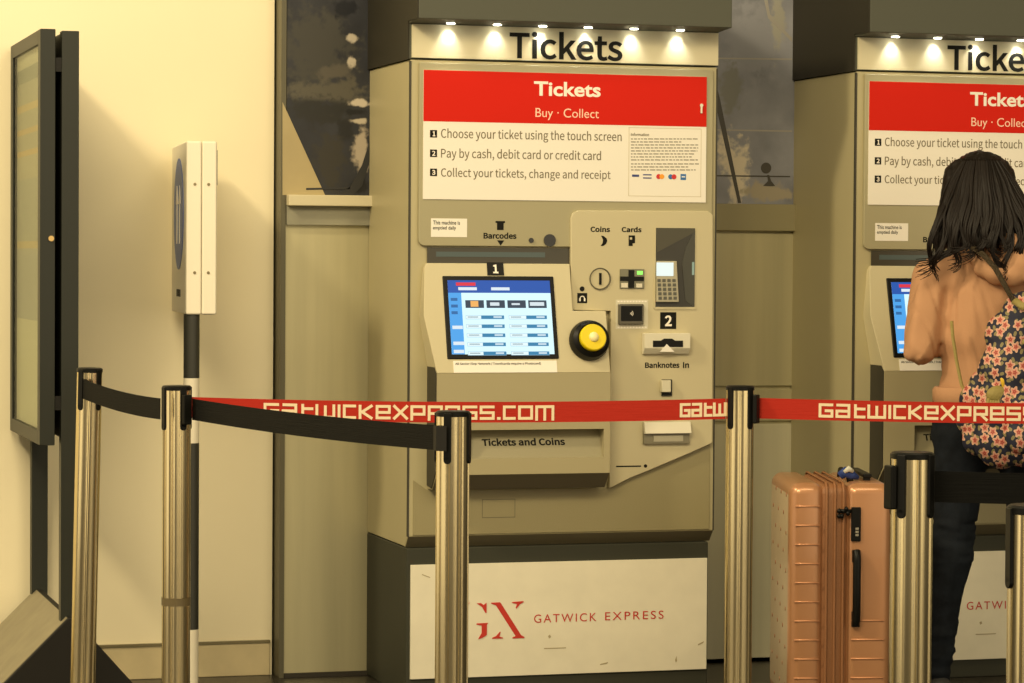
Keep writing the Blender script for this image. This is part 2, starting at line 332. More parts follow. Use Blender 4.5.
# ------------------------------------------------------------------ ticket machine (built once, copied once)
MB = .53-.004
def machine():
    t = thing('ticket_machine', 'complete ticket machine in the middle, its touch screen and red sign in full view', 'ticket machine', (0, 0, 0), group='ticket machines')
    XR = .98
    zb = at(500, 546, 0).z; zt = 1.925
    # cabinet
    g = G(); ch = .034
    g.prismx([(0, zb+ch), (0, zt), (MB, zt), (MB, zb), (ch, zb)], 0.0, XR)
    cab = g.done('cabinet', BODY, t, bevel=.004)
    for x_ in (-.001, .976): g = G(); g.box(x_, x_+.005, -.001, .01, zb+ch, zt-.004); g.done('edge_seam', SEAM, cab)
    # dark underside lip
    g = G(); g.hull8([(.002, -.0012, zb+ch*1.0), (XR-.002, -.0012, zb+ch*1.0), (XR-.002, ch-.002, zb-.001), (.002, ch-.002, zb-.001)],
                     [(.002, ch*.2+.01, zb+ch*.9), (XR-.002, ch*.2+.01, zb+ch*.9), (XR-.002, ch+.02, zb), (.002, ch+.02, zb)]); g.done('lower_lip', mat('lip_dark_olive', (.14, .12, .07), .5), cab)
    # plinth
    g = G(); g.box(.0, .968, .012, MB, 0.0, zb-.002); pl = g.done('plinth', PLINTH, t, bevel=.004)
    a = (.012, .962, .058, .404)
    g = G(); g.box(a[0], a[1], .004, .013, a[2], a[3]); pn = g.done('front_panel', mat('plinth_panel_cream', (.82, .77, .60), .4, var=.04, vs=14), pl, bevel=.001)
    SCUFF = mat('scuff_brown', (.42, .35, .20), .6)
    for l_ in ([(544, 648), (566, 647.3), (566, 648.2), (544, 649)], [(600, 664), (608, 662), (607, 663.6), (600, 665)], [(698, 644), (704, 641), (703, 643), (698, 645.4)], [(675, 660), (676.4, 656), (677, 661), (675.6, 662.4)], [(422, 574), (430, 577), (430, 578), (422, 575)], [(548, 636), (550, 634.6), (551, 637), (549, 638.4)]):
        g = G(); g.prism(poly(l_, .004), .0032, .004); g.done('scuff_mark', SCUFF, pn)
    g = G(); g.track = 1.28; g.builtin = True
    r = R(534, 613, 663.5, 621, .004); zc = (r[2]+r[3])/2
    for w_, xa_, xb_ in (('GATWICK', 534, 596.3), ('EXPRESS', 605, 663.5)):
        g = G(); g.track = 1.28; g.builtin = True; r = R(xa_, 613, xb_, 621, .004); zc = at((xa_+xb_)/2, 617.8-(xa_-534)*.034, .004).z
        g.text(w_, r[0], r[1], zc-.0128, zc+.0128, .003, .0); g.done('logo_lettering', REDTXT, pn)
    g = G()
    def sp(l): g.prism(poly(l, .004), .0025, .004)
    # monogram
    sp([(491, 602.6), (500, 602.2), (501, 603.5), (521, 635), (524.5, 637), (524, 638), (513, 638.5), (512, 637.5), (515.5, 636), (496, 605.5), (491, 603.5)])
    sp([(512, 602), (523.5, 601), (523.4, 602.2), (520, 604), (516.5, 608.5), (515.5, 608), (517, 604), (512, 603)])
    sp([(492, 638.8), (492.3, 637.6), (496, 636), (500, 631.5), (500.5, 632), (499.5, 636.5), (503, 637.6), (503, 638.4)])
    g.done('logo_letter', REDTXT, pn); g = G()
    sp([(476.5, 603.2), (481, 603), (483.6, 605), (486.5, 602.6), (486.5, 613), (485.4, 613), (482, 607)])
    sp([(476.5, 623.4), (488, 622.8), (486.8, 625), (486.8, 635), (482, 638), (478, 639.2), (481.6, 633), (481.6, 625.6), (476.5, 624.6)])
    sp([(470, 602.4), (462, 606), (458, 613), (457.5, 626), (461, 634), (468.5, 639.4), (464.5, 631), (463.6, 614), (465.5, 607)])
    g.done('logo_letter', REDTXT, pn)
    # header
    zf = 2.033
    g = G(); g.box(-.003, XR+.002, .001, MB, zt+.003, zf); hd = g.done('header_box', FASCIA, t)
    a = (0.004, XR, zt+.006, zf-.002)
    g = G(); g.box(a[0], a[1], -.006, .002, a[2], a[3]); hs = g.done('lit_sign', mat('header_sign_face', (.66, .60, .40), .5), t)
    g = G(); r = R(509.5, 32, 622.5, 60, -.007); g.text('Tickets', *r, -.0075, .018); g.done('lettering', INK, hs)
    zft = at(930, -26, -.1).z
    g = G(); g.prismx([(-.115, zf+.006), (-.115, zft), (MB, zft), (MB, zf), (-.004, zf)], -.004, XR+.004); fa = g.done('overhead_fascia', FASCIA, t, bevel=.003)
    g = G(); g.prismx([(-.114, zf+.007), (-.114, zft-.001), (MB, zft-.001), (MB, zt+.001), (.0, zt+.001), (.0, zf+.007)], -.0075, -.003); g.done('fascia_cheek', mat('fascia_cheek_dark', (.030, .027, .018), .55, spec=.2), fa)
    for px in (451.5, 498, 543.5, 589, 635, 681):
        x = at(px, 27, -.045).x
        g = G(); g.cyl((x, -.038, zf+.001), (0, 0, 1), .017, .004, 20); d = g.done('downlight', CHROME, t)
        g = G(); g.cyl((x, -.038, zf-.0015), (0, 0, 1), .012, .003, 20); g.done('bulb', mat('bulb_glow', (1, 1, 1), .5, emit=(1, .97, .8), es=14) if 'bulb_glow' not in bpy.data.materials else bpy.data.materials['bulb_glow'], d)
        l = bpy.data.lights.new('spot_light', 'SPOT'); l.energy = 1.0; l.color = (1, .99, .88); l.spot_size = math.radians(86); l.spot_blend = 1; l.shadow_soft_size = .006
        lo = bpy.data.objects.new('spot_light', l); C.objects.link(lo); lo.parent = d; lo.location = (x, -.024, zf-.003); lo.rotation_euler = (math.radians(9), 0, 0)
    # upper instruction panel
    Yu = -.014
    q = R(419, 66, 713, 247, Yu); rr = .02
    pl_ = [(q[0], q[3]), (q[1], q[3]), (q[1], q[2])]
    pl_ += [(q[0]+rr-rr*math.sin(k*PI/12), q[2]+rr-rr*math.cos(k*PI/12)) for k in range(7)]
    g = G(); g.prism(pl_, Yu, 0); upn = g.done('upper_panel', BODY2, t, bevel=.003)
    # the instruction sign
    Ys = Yu-.003
    xl, xr_, zT, zB = R(423.3, 74, 706.3, 201, Ys)[0:2]+(1.894, 1.507)
    zM = at(565, 124, Ys).z
    g = G(); g.box(xl, xr_, Ys, Yu, zB, zT); sg = g.done('instruction_sign', SIGNW, t)
    g = G(); g.box(xl, xr_, Ys-.0006, Ys, zM, zT); rb = g.done('red_banner', RED, sg)
    g = G(); g.builtin = True; g.tpx('Tickets', 534, 82, 600.7, 96.5, Ys-.0012, .025); g.done('title_lettering', LETW, rb)
    g = G(); g.builtin = True; g.tpx('Buy · Collect', 535.5, 108.5, 599, 120.5, Ys-.0012, .0); g.done('subtitle_lettering', PALE, rb)
    g = G()
    for s_, x1, y0, y1 in (('Choose your ticket using the touch screen', 621.6, 130, 142.3), ('Pay by cash, debit card or credit card', 601, 149.5, 161.5), ('Collect your tickets, change and receipt', 610.6, 169, 180.5)):
        g = G(); g.tpx(s_, 441, y0, x1, y1, Ys-.0006, .004); g.done('instruction_lettering', INK2, sg)
    for n_, y0 in (('1', 130), ('2', 149.5), ('3', 168.6)):
        g = G(); g.rect(R(430, y0, 437, y0+7.5, Ys), Ys); sq = g.done('number_square', INK, sg)
        g = G(); g.tpx(n_, 432 if n_ != '1' else 432.6, y0+1.3, 435.4, y0+6.3, Ys-.0011, .03); g.done('numeral', LETW, sq)
    # information box
    g = G()
    for x0, y0, x1, y1 in ((628.5, 128, 629.1, 196), (700.6, 129, 701.2, 197), (628.5, 128, 701, 128.6), (628.5, 196, 701, 196.6)): g.rect(R(x0, y0, x1, y1, Ys), Ys, .0004)
    g.done('notice_outline', mat('faint_line', (.62, .55, .4), .5), sg)
    g = G(); rnd = random.Random(4); g.tpx('Information', 631, 133, 649, 136, Ys-.0006, .02)
    y = 138.5
    for k in range(11):
        x = 631; xe = 699-rnd.random()*(22 if k in (1, 6, 9) else 5)
        while x < xe:
            w_ = 1.5+rnd.random()*4; g.rect(R(x, y, min(x+w_, xe), y+.9, Ys), Ys, .0004); x += w_+1
        y += 3.0 if k != 7 else 4
    g.done('notice_lines', INK2, sg)
    cl = {'navy': (.03, .05, .2), 'blue': (.03, .15, .4), 'mred': (.6, .02, .02), 'orange': (.9, .35, .02), 'wh': (.85, .82, .75)}
    for nm, rects in (('navy_card_marks', [((632, 174.5, 639, 176.8), 'navy'), ((643, 174.2, 651.5, 175.4), 'navy'), ((643, 177.4, 651.5, 178.6), 'navy')]), ):
        g = G()
        for r_, c_ in rects: g.rect(R(*r_, Ys), Ys)
        g.done('card_mark', mat('card_navy', cl['navy'], .5), sg)
    def cmark(parts):
        for k, (kind, a_, c_) in enumerate(parts):
            g = G()
            if kind == 'r': g.rect(R(*a_, Ys), Ys, .0005+.0002*k)
            else:
                c0 = at(a_[0], a_[1], Ys); g.cyl((c0.x, Ys-.0006-.0003*k, c0.z), (0, 1, 0), a_[2]*.003, .0006, 16)
            o = g.done('card_mark', bpy.data.materials.get('card_'+c_) or mat('card_'+c_, cl[c_], .5), sg)
    cmark([('c', (658.6, 176.6, 2.6), 'mred'), ('c', (661.8, 176.6, 2.6), 'orange')])
    cmark([('c', (670.6, 176.8, 2.6), 'blue'), ('c', (674, 176.8, 2.6), 'mred')])
    cmark([('r', (680.5, 174, 686, 180), 'blue'), ('r', (681.6, 176.2, 685, 177.4), 'wh')])
    c0 = at(701, 105.5, Ys)
    g = G(); g.cyl((c0.x, Ys-.006, c0.z), (0, 1, 0), .0055, .006, 20); g.box(c0.x-.003, c0.x+.003, Ys-.005, Ys, c0.z-.024, c0.z-.003); g.done('panel_lock', CHROME, sg)
    # upper panel print
    def lab(fn, name, mt, par, Y=Yu):
        g_ = G(); fn(g_); return g_.done(name, mt, par)
    stk = lab(lambda g: g.rect(R(431, 218.5, 467, 237, Yu), Yu), 'notice_sticker', WHITE, upn)
    g = G(); g.builtin = True; g.tpx('This machine is', 433, 220.6, 460, 224.6, Yu-.0011, .01); g.tpx('emptied daily', 433, 226, 456, 230.6, Yu-.0011, .01); g.done('sticker_lettering', INK, stk)
    g = G(); g.tpx('Barcodes', 483.5, 232.5, 516.5, 238.8, Yu-.0006, .03)
    g.prism(poly([(497, 240.3), (504.2, 240.4), (500.6, 245.6)], Yu), Yu-.0006, Yu)
    g.rect(R(495.5, 221, 505, 223, Yu), Yu); g.rect(R(497, 223, 503.6, 230, Yu), Yu); g.done('barcode_lettering', INK, upn)
    for px, r_ in ((531, .0075), (549.5, .019)):
        c0 = at(px, 240.3, Yu); g = G(); g.cyl((c0.x, Yu-.004, c0.z), (0, 1, 0), r_, .004, 24); g.done('camera_eye', GLASSB, upn, smooth=30)
    # reader window below the panel
    g = G(); g.rect(R(427, 248, 572, 264, -.004), -.004, .004); rw = g.done('reader_window', mat('window_brown', (.05, .045, .03), .3), t)
    g = G(); g.rect(R(436, 252, 545, 257, -.0082), -.0082, .0006); g.done('painted_reflection', mat('blue_grey_strip', (.07, .10, .10), .3), rw)  # bluish glassy reflection painted on as a strip
    # console: sloping screen face and ticket tray
    Yt, Yb = -.020, -.105          # screen face at its top and at its bottom
    z1 = at(500, 263.5, Yt).z; z2_ = at(500, 373, Yb).z
    def Yf(z): return Yt+(Yb-Yt)*(z1-z)/(z1-z2_)
    def onf(px, py, off=0):        # point on the sloping face under a pixel
        z = at(px, py, -.06).z
        for _ in range(8): z = at(px, py, Yf(z)-off).z
        p = at(px, py, Yf(z)-off); return p
    Xc0 = at(437, 373, Yb).x; Xc1 = at(610.5, 373, Yb).x
    Xe = onf(424, 316).x
    zn = at(590, 311, -.06).z; Xn = onf(571.5, 290).x
    f_ = [onf(427, 264), onf(424.5, 268), onf(423.8, 316), Vector((Xc0, Yb, z2_)), Vector((Xc1, Yb, z2_)), Vector((Xc1, Yf(zn), zn)), Vector((Xn, Yf(zn), zn)), Vector((Xn, Yt, z1))]
    f_[0].z = z1; f_[0].y = Yt
    g = G(); g.hull8([tuple(p) for p in f_], [(p.x, .0, p.z) for p in f_]); con = g.done('screen_console', PANELM, t, bevel=.002)
    zt1 = at(520, 474, Yb).z; zt2 = at(520, 488.5, -.06).z
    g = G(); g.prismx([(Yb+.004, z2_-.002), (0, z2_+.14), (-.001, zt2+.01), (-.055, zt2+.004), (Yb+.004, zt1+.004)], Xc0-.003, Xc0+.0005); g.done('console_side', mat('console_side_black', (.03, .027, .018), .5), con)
    # tray box with an open recess
    ra = R(470, 429.5, 604, 458, Yb)
    g = G()
    g.prismx([(Yb, ra[3]), (Yb, z2_), (0, z2_), (0, ra[3])], Xc0, Xc1)
    g.prismx([(Yb, zt1), (Yb, ra[2]), (0, ra[2]), (0, zt2), (-.055, zt2)], Xc0, Xc1)
    g.box(Xc0, ra[0], Yb, 0, ra[2], ra[3]); g.box(ra[1], Xc1, Yb, 0, ra[2], ra[3])
    tr = g.done('collection_tray', mat('tray_olive', (.40, .35, .20), .42, bump=.06, bs=400), t)
    g = G(); g.prismx([(Yb+.012, ra[2]), (Yb+.05, ra[3]), (-.001, ra[3]), (-.001, ra[2])], ra[0], ra[1]); fl = g.done('tray_flap', mat('tray_flap_olive', (.30, .27, .16), .4), tr)
    g = G(); zc = at(523, 442, Yb+.025).z
    x0_, x1_ = at(483, 442, Yb+.02).x, at(566, 442, Yb+.02).x
    tilt = (ra[3]-ra[2])
    Mx = Matrix(((1, 0, 0, 0), (0, 1, .038/tilt, Yb+.012-.038/tilt*ra[2]-.0008), (0, 0, 1, 0), (0, 0, 0, 1)))
    g.text('Tickets and Coins', x0_, x1_, zc-.011, zc+.011, 0, .03, M=Mx); g.done('tray_lettering', INK, fl)
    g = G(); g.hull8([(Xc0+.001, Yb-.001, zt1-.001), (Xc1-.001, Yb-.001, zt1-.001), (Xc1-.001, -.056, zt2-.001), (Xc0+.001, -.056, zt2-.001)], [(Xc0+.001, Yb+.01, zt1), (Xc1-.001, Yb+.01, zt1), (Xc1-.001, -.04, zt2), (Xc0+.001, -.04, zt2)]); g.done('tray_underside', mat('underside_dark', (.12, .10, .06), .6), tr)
    # touch screen on the sloping face (local frame ex, ez on the face)
    ezv = Vector((0, (Yt-Yb), (z1-z2_))).normalized(); nv = Vector((1, 0, 0)).cross(ezv)   # nv points outward (-Y)
    if nv.y > 0: nv = -nv
    c_tl, c_br = onf(441.3, 276), onf(559.5, 359.3); c_bl = onf(448.3, 359.3)
    sx0 = (onf(441.3, 276).x+onf(448.3, 359.3).x)/2; sx1 = (onf(552, 276).x+onf(560, 359).x)/2
    org = Vector((sx0, Yf(c_bl.z), c_bl.z)); H_ = (c_tl.z-c_bl.z)/ezv.z; W_ = sx1-sx0
    MS = Matrix(((1, -nv.x, 0, org.x), (0, -nv.y, ezv.y, org.y), (0, -nv.z, ezv.z, org.z), (0, 0, 0, 1)))   # (x, -out, up)
    # columns: x -> X, y -> inward, z -> up the face
    MS = Matrix.Translation(org) @ Matrix((Vector((1, 0, 0)), -nv, ezv)).transposed().to_4x4()
    g = G(); g.box(0, W_, -.004, .004, 0, H_, MS); scn = g.done('touch_screen', BLACK, t, bevel=.003)
    mx, mz = W_*.04, H_*.055; w_, h_ = W_-2*mx, H_-2*mz
    def scr(rs, name, col, lev, es=1.0):
        g_ = G()
        for (u0, v0, u1, v1) in rs: g_.box(mx+u0*w_, mx+u1*w_, -.0045-.0004*lev, -.004, mz+(1-v1)*h_, mz+(1-v0)*h_, MS)
        mm = bpy.data.materials.get('lit_'+name) or mat('lit_'+name, (.02, .02, .02), .3, emit=col, es=es, spec=.1)
        return g_.done(name, mm, scn)
    scr([(0, 0, 1, 1)], 'screen_glow', (.66, .92, 1.0), 0, 1.1)
    scr([(0, 0, 1, .17)], 'screen_title_bar', (.01, .09, .42), 1)
    scr([(0, .17, .125, 1)], 'screen_side_bar', (.07, .38, .85), 1)
    scr([(.08, .03, .27, .075)], 'screen_red_mark', (.75, .03, .06), 2)
    scr([(.10, .095, .28, .135), (.42, .095, .60, .135), (.02, .615, .12, .66), (.02, .83, .13, .875), (.02, .94, .12, .985)], 'screen_title_words', (.75, .85, .92), 2)
    scr([(.02, .24, .085, .28), (.02, .33, .085, .37), (.02, .42, .08, .46)], 'screen_side_icons', (.02, .14, .38), 2)
    scr([(.16+i*.205, .27, .16+i*.205+.18, .375) for i in range(4)], 'screen_buttons', (.03, .055, .09), 2)
    scr([(.21, .28, .285, .36)], 'screen_orange_icon', (.9, .45, .12), 3)
    scr([(.40, .30, .49, .345), (.61, .31, .69, .335), (.79, .295, .93, .345)], 'screen_button_words', (.7, .8, .85), 3)
    rows = []; dk = []; lt = []
    for j in range(5):
        for i in range(2):
            y0 = .475+j*.122; x0 = .155+i*.42
            rows += [(x0, y0, x0+.375, y0+.052)]; dk += [(x0+.15+.02*((j*3+i) % 3), y0+.004, x0+.372, y0+.048)]; lt += [(x0+.27, y0+.012, x0+.35, y0+.036), (x0+.02, y0+.018, x0+.12, y0+.03)]
    scr(rows, 'screen_row_boxes', (.30, .52, .66), 1)
    scr([(a0+.003, b0+.005, c0+0-.003, d0-.005) for a0, b0, c0, d0 in rows], 'screen_row_fill', (.80, .97, 1.0), 2)
    scr(dk, 'screen_row_tags', (.03, .22, .42), 3)
    scr([lt[i] for i in range(0, 20, 2)], 'screen_row_values', (.6, .75, .85), 4)
    scr([lt[i] for i in range(1, 20, 2)], 'screen_row_words', (.25, .35, .42), 4)
    # the 1 square at the top of the face, label under the screen
    def fm(px0, py0, px1, py1):
        a_ = onf((px0+px1)/2, py1); b_ = onf((px0+px1)/2, py0); x0 = onf(px0, (py0+py1)/2).x; x1 = onf(px1, (py0+py1)/2).x
        zz = (a_.z-org.z)/ezv.z; z3 = (b_.z-org.z)/ezv.z; return x0-org.x, x1-org.x, zz, z3
    r = fm(487, 262.5, 503.5, 275.5); g = G(); g.box(r[0], r[1], -.002, 0, r[2], r[3], MS); sq = g.done('number_square', BLACK, con)
    g = G(); r = fm(492.8, 264.8, 498, 273.5); g.text('1', r[0], r[1], r[2], r[3], -.0026, .03, M=MS); g.done('numeral', LETW, sq)
    r = fm(453.5, 360.8, 557, 376.5); r = (r[0], r[1], max(r[2], (z2_-org.z)/ezv.z+.001), r[3])
    g = G(); g.box(r[0], r[1], -.0015, 0, r[2], r[3], MS); st = g.done('paper_label', WHITE, con)
    g = G(); g.text('All Senior (Sep Network / Travelcards require a Photocard)', r[0]+.006, r[1]-.05, r[3]-.014, r[3]-.005, -.002, .02, M=MS)
    r2_ = fm(455, 362, 545, 365)
    g.done('label_lettering', INK, st)
    # yellow push button in black ring
    bc = onf(588.5, 341); qn = nv.to_track_quat('Z', 'Y').to_matrix().to_4x4(); MBt = Matrix.Translation(bc) @ qn
    g = G(); g.lathe([(0, 0), (.062, 0), (.062, .012), (.057, .03), (.046, .038), (.038, .036), (.036, .03), (0, .03)], 40); g.bm.transform(MBt); bt = g.done('button_ring', BLACK, t, smooth=35)
    g = G(); g.lathe([(0, .03), (.041, .03), (.041, .05), (.038, .054), (0, .055)], 40); g.bm.transform(MBt); yb = g.done('push_button', YEL, bt, smooth=35)
    g = G(); g.ball((.0, 0, .055), .016, (1, 1, .6)); g.bm.transform(MBt); g.done('button_symbol', mat('button_pale', (.9, .8, .4), .4), yb, smooth=True)
    # right-hand payment module
    Yp = -.022
    P_ = [(571, 211), (713, 212), (713, 300), (712.5, 442.5)]
    arc = [(709, 444.5), (690, 453), (670, 461.5), (650, 470), (630, 478), (609.5, 488.5)]
    P_ += arc+[(610.8, 311), (571, 310)]
    rot = [(579, 211), (713, 212)]
    g = G(); q = [(at(x, y, Yp).x, at(x, y, Yp).z) for x, y in [(571, 218), (573, 213), (578, 210.5)]+[(708, 211), (713, 215)]+P_[2:]]
    g2 = G()
    g.prism(q, Yp, -.001); mod = g.done('payment_module', PANELM, t, bevel=.002)
    # the module sits in front of the console on its left, so carry it out there
    q2 = [(at(x, y, -.040).x, at(x, y, -.040).z) for x, y in [(571, 240), (612, 240), (612, 310.5), (571, 309.5)]]
    def ml(fn, name, mt, par=mod, **k): g_ = G(); fn(g_); return g_.done(name, mt, par, **k)
    def pr(x0, y0, x1, y1, out=.0006): return lambda g_: g_.rect(R(x0, y0, x1, y1, Yp-out), Yp, out)
    for a__ in (('Coins', 590.5, 226.5, 610, 232), ('Cards', 621.7, 226.8, 641.6, 232.2), ('Banknotes', 645, 362, 679.5, 368), ('In', 683, 362, 689, 368)): g = G(); g.tpx(*a__, Yp-.0007, .03); g.done('module_lettering', INK, mod)
    g = G()
    g.prism(poly([(601, 235.6), (603.6, 236), (606.6, 238.4), (607.2, 241), (606, 244), (603, 246), (600.6, 246), (602.6, 243), (603, 240), (602, 237.4)], Yp), Yp-.0007, Yp)
    g.prism(poly([(628.6, 235.4), (635, 235.4), (635, 243), (632.6, 243.4), (632.6, 246), (628.6, 246)], Yp), Yp-.0007, Yp)
    g.rect(R(616, 465.6, 641, 467, Yp), Yp); g.cyl((at(645.5, 466, Yp).x, Yp-.0007, at(645.5, 466, Yp).z), (0, 1, 0), .0055, .0007, 16)
    g.done('module_symbols', INK, mod)
    g = G(); g.rect(R(629.8, 237.4, 632, 239.6, Yp-.0007), Yp-.0007, .0004); g.done('icon_detail', PANELM, mod)
    c0 = at(600, 278.8, Yp)
    g = G()
    g.lathe([(.0, -.002), (.027, -.002), (.030, .0), (.032, .004), (.034, .004), (.034, -.004)], 36); g.bm.transform(Matrix.Translation((c0.x, Yp, c0.z)) @ Matrix.Rotation(PI/2, 4, 'X'))
    cs = g.done('coin_slot', mat('coin_slot_metal', (.13, .12, .08), .35, .6), mod, smooth=35)
    g = G(); g.box(c0.x-.003, c0.x+.004, Yp-.0035, Yp, c0.z-.018, c0.z+.018); g.done('slot_opening', BLACK, cs)
    r = R(619.6, 269, 644, 288.6, Yp); cg = ml(lambda g_: g_.rect(r, Yp, .004), 'card_slot', mat('card_slot_metal', (.20, .19, .13), .3, .6), bevel=.001)
    g = G(); g.rect(R(620, 276.5, 643.6, 281, Yp-.004), Yp-.004, .003); g.rect(R(628.6, 270, 634, 288, Yp-.004), Yp-.004, .0035); g.done('slot_opening', BLACK, cg)
    g = G(); g.rect(R(637, 271, 642.5, 274.6, Yp-.004), Yp-.004, .002); g.done('green_lamp', mat('green_glow', (.2, .8, .1), .4, emit=(.25, .9, .15), es=.8), cg)
    g = G(); g.rect(R(621, 283, 627.6, 287.5, Yp-.004), Yp-.004, .002); g.rect(R(636, 283.5, 642, 287.5, Yp-.004), Yp-.004, .002); g.done('slot_guide', CHROME, cg)
    c0 = at(582, 288.8, Yp); ml(lambda g_: g_.cyl((c0.x, Yp-.002, c0.z), (0, 1, 0), .0075, .002, 20), 'audio_jack', BLACK)
    hq = ml(pr(577.3, 293, 587.2, 303.2), 'headphone_icon', INK)
    g = G(); c1 = at(582.2, 298.6, Yp); g.bm.verts.ensure_lookup_table()
    rg = [(.0095, 0), (.0095, 0)]
    for k in range(8):
        a0, a1 = PI*k/8, PI*(k+1)/8
        g.prism([(c1.x+.0085*math.cos(a0), c1.z+.0085*math.sin(a0)), (c1.x+.0085*math.cos(a1), c1.z+.0085*math.sin(a1)), (c1.x+.006*math.cos(a1), c1.z+.006*math.sin(a1)), (c1.x+.006*math.cos(a0), c1.z+.006*math.sin(a0))], Yp-.0012, Yp-.0006)
    g.box(c1.x-.010, c1.x-.005, Yp-.0012, Yp-.0006, c1.z-.008, c1.z+.001); g.box(c1.x+.005, c1.x+.010, Yp-.0012, Yp-.0006, c1.z-.008, c1.z+.001); g.done('headphone_symbol', WHITE, hq)
    rd = ml(pr(615.8, 299.8, 648, 329, .001), 'reader_surround', mat('clear_label', (.66, .62, .46), .35))
    g = G()
    for k in range(10):
        g.rect(R(617.5+k*3, 300.8, 619.6+k*3, 302.2, Yp-.001), Yp-.001, .0004); g.rect(R(617.5+k*3, 326.6, 619.6+k*3, 328, Yp-.001), Yp-.001, .0004)
    g.done('surround_lettering', LETW, rd)
    g = G(); g.rect(R(618.8, 304, 643.8, 324.6, Yp-.012), Yp-.001, .013); cr_ = g.done('contactless_reader', mat('reader_dark_grey', (.10, .09, .06), .35), rd, bevel=.003)
    g = G(); g.rect(R(621, 306, 642, 321, Yp-.014), Yp-.014, .001); rf = g.done('reader_face', BLACK, cr_)
    c1 = at(631.5, 313.5, Yp-.0155); g = G()
    for rr_ in (.004, .008, .012):
        for k in range(6):
            a0, a1 = -.7+1.4*k/6, -.7+1.4*(k+1)/6
            for s_ in (1, ):
                g.prism([(c1.x-.006+rr_*math.cos(a0), c1.z+rr_*math.sin(a0)), (c1.x-.006+rr_*math.cos(a1), c1.z+rr_*math.sin(a1)), (c1.x-.006+(rr_-.0015)*math.cos(a1), c1.z+(rr_-.0015)*math.sin(a1)), (c1.x-.006+(rr_-.0015)*math.cos(a0), c1.z+(rr_-.0015)*math.sin(a0))], Yp-.0158, Yp-.015)
    g.done('contactless_symbol', LETW, rf)
    # PIN pad recess: dark frame, slanted back, keypad
    x0, x1, za, zb_ = R(655.6, 228, 694.6, 307, Yp-.001)
    g = G(); dp = .0; Yq = Yp-.0015
    g.box(x0, x1, Yq, Yp, za, zb_); pk = g.done('pin_recess', mat('recess_dark', (.035, .033, .025), .4), mod)
    g = G(); g.prism([(x0, zb_), (x1, zb_), (x1-.0, zb_-.012), (x0+.004, zb_-.075)], Yq-.001, Yq); g.done('recess_hood', mat('hood_grey', (.07, .065, .042), .5), pk)
    g = G(); g.prism([(x1, zb_-.004), (x1, za), (x1-.03, za+.02), (x1-.042, zb_-.11), (x1-.03, zb_-.06)], Yq-.0015, Yq); sd = g.done('recess_side', mat('recess_side_grey', (.05, .05, .036), .35), pk)
    a_ = R(656, 261, 679, 302, Yq-.012)
    g = G(); g.prism([(x0+.001, a_[3]), (a_[1]-.008, a_[3]), (a_[1], a_[2]), (x0+.001, a_[2])], Yq-.014, Yq-.0005); kp = g.done('card_terminal', KEYG, pk, bevel=.002)
    g = G(); g.rect(R(656.5, 262.5, 673.5, 276, Yq-.015), Yq-.014, .0012); g.done('terminal_display', mat('terminal_glow', (.1, .1, .1), .3, emit=(.75, .88, .85), es=1.0), kp)
    for j in range(5):
        for i in range(4):
            g = G(); g.rect(R(657.4+i*5.0+j*.3, 279+j*4.4, 660.6+i*5.0+j*.3, 282.0+j*4.4, Yq-.015), Yq-.014, .002); g.done('key', mat('key_dark', (.10, .10, .08), .4) if 'key_dark' not in bpy.data.materials else bpy.data.materials['key_dark'], kp)
    g = G(); g.rect(R(692, 262, 694.3, 275, Yq-.0018), Yq-.0018, .0005); g.done('display_reflection', mat('blue_reflection', (.25, .40, .42), .2), sd)  # reflection of the terminal display, painted on the recess side
    g = G(); g.rect(R(654.6, 307, 695.6, 309.5, Yp-.002), Yp, .003); g.rect(R(654, 227.4, 655.6, 308, Yp-.002), Yp, .003); g.done('recess_rim', PANELM, pk)
    sq = ml(pr(660.2, 312.2, 676.3, 329), 'number_square', INK)
    g = G(); g.tpx('2', 664.8, 315.4, 671.8, 326.2, Yp-.0013, .03); g.done('numeral', LETW, sq)
    # banknote slot
    g = G(); a_ = R(644, 333.3, 689.8, 354, Yp-.02); 
    g.prismx([(Yp, a_[2]), (Yp-.012, a_[2]), (Yp-.026, a_[2]+.018), (Yp-.026, a_[3]), (Yp, a_[3])], a_[0], a_[1]); bn = g.done('banknote_slot', mat('slot_white', (.72, .68, .52), .4), mod, bevel=.0015)
    g = G(); g.prism(poly([(653, 340.6), (661, 340.6), (664, 338.6), (672, 338.6), (675, 340.6), (683, 340.6), (683, 347), (653, 347)], Yp-.027), Yp-.0275, Yp-.026); g.done('slot_opening', BLACK, bn)
    g = G(); g.prism(poly([(666.8, 344), (674.5, 351.8), (660, 351.8)], Yp-.028), Yp-.0285, Yp-.026); g.done('slot_arrow', WHITE, bn)
    # receipt hook and coin return
    a_ = R(661, 379.6, 672.5, 396, Yp-.01)
    g = G(); g.box(a_[0]+.005, a_[1], Yp-.006, Yp, a_[2], a_[3]); hk = g.done('note_guide', BLACKM, mod)
    g = G(); g.box(a_[0], a_[1]-.008, Yp-.02, Yp, a_[2]+.012, a_[3]-.002); g.done('guide_cap', mat('guide_white', (.66, .62, .46), .4), hk, bevel=.002)
    a_ = R(644, 422, 689.8, 443.8, Yp-.012)
    g = G(); g.box(a_[0], a_[1], Yp-.012, Yp, a_[2], a_[3]); rc = g.done('receipt_outlet', mat('outlet_grey', (.22, .20, .13), .4), mod, bevel=.001)
    g = G(); g.prismx([(Yp-.012, a_[3]-.036), (Yp-.026, a_[3]-.034), (Yp-.016, a_[3]), (Yp-.001, a_[3]+.001)], a_[0]-.0005, a_[1]+.0005); g.done('outlet_flap', mat('outlet_white', (.74, .70, .55), .4), rc)
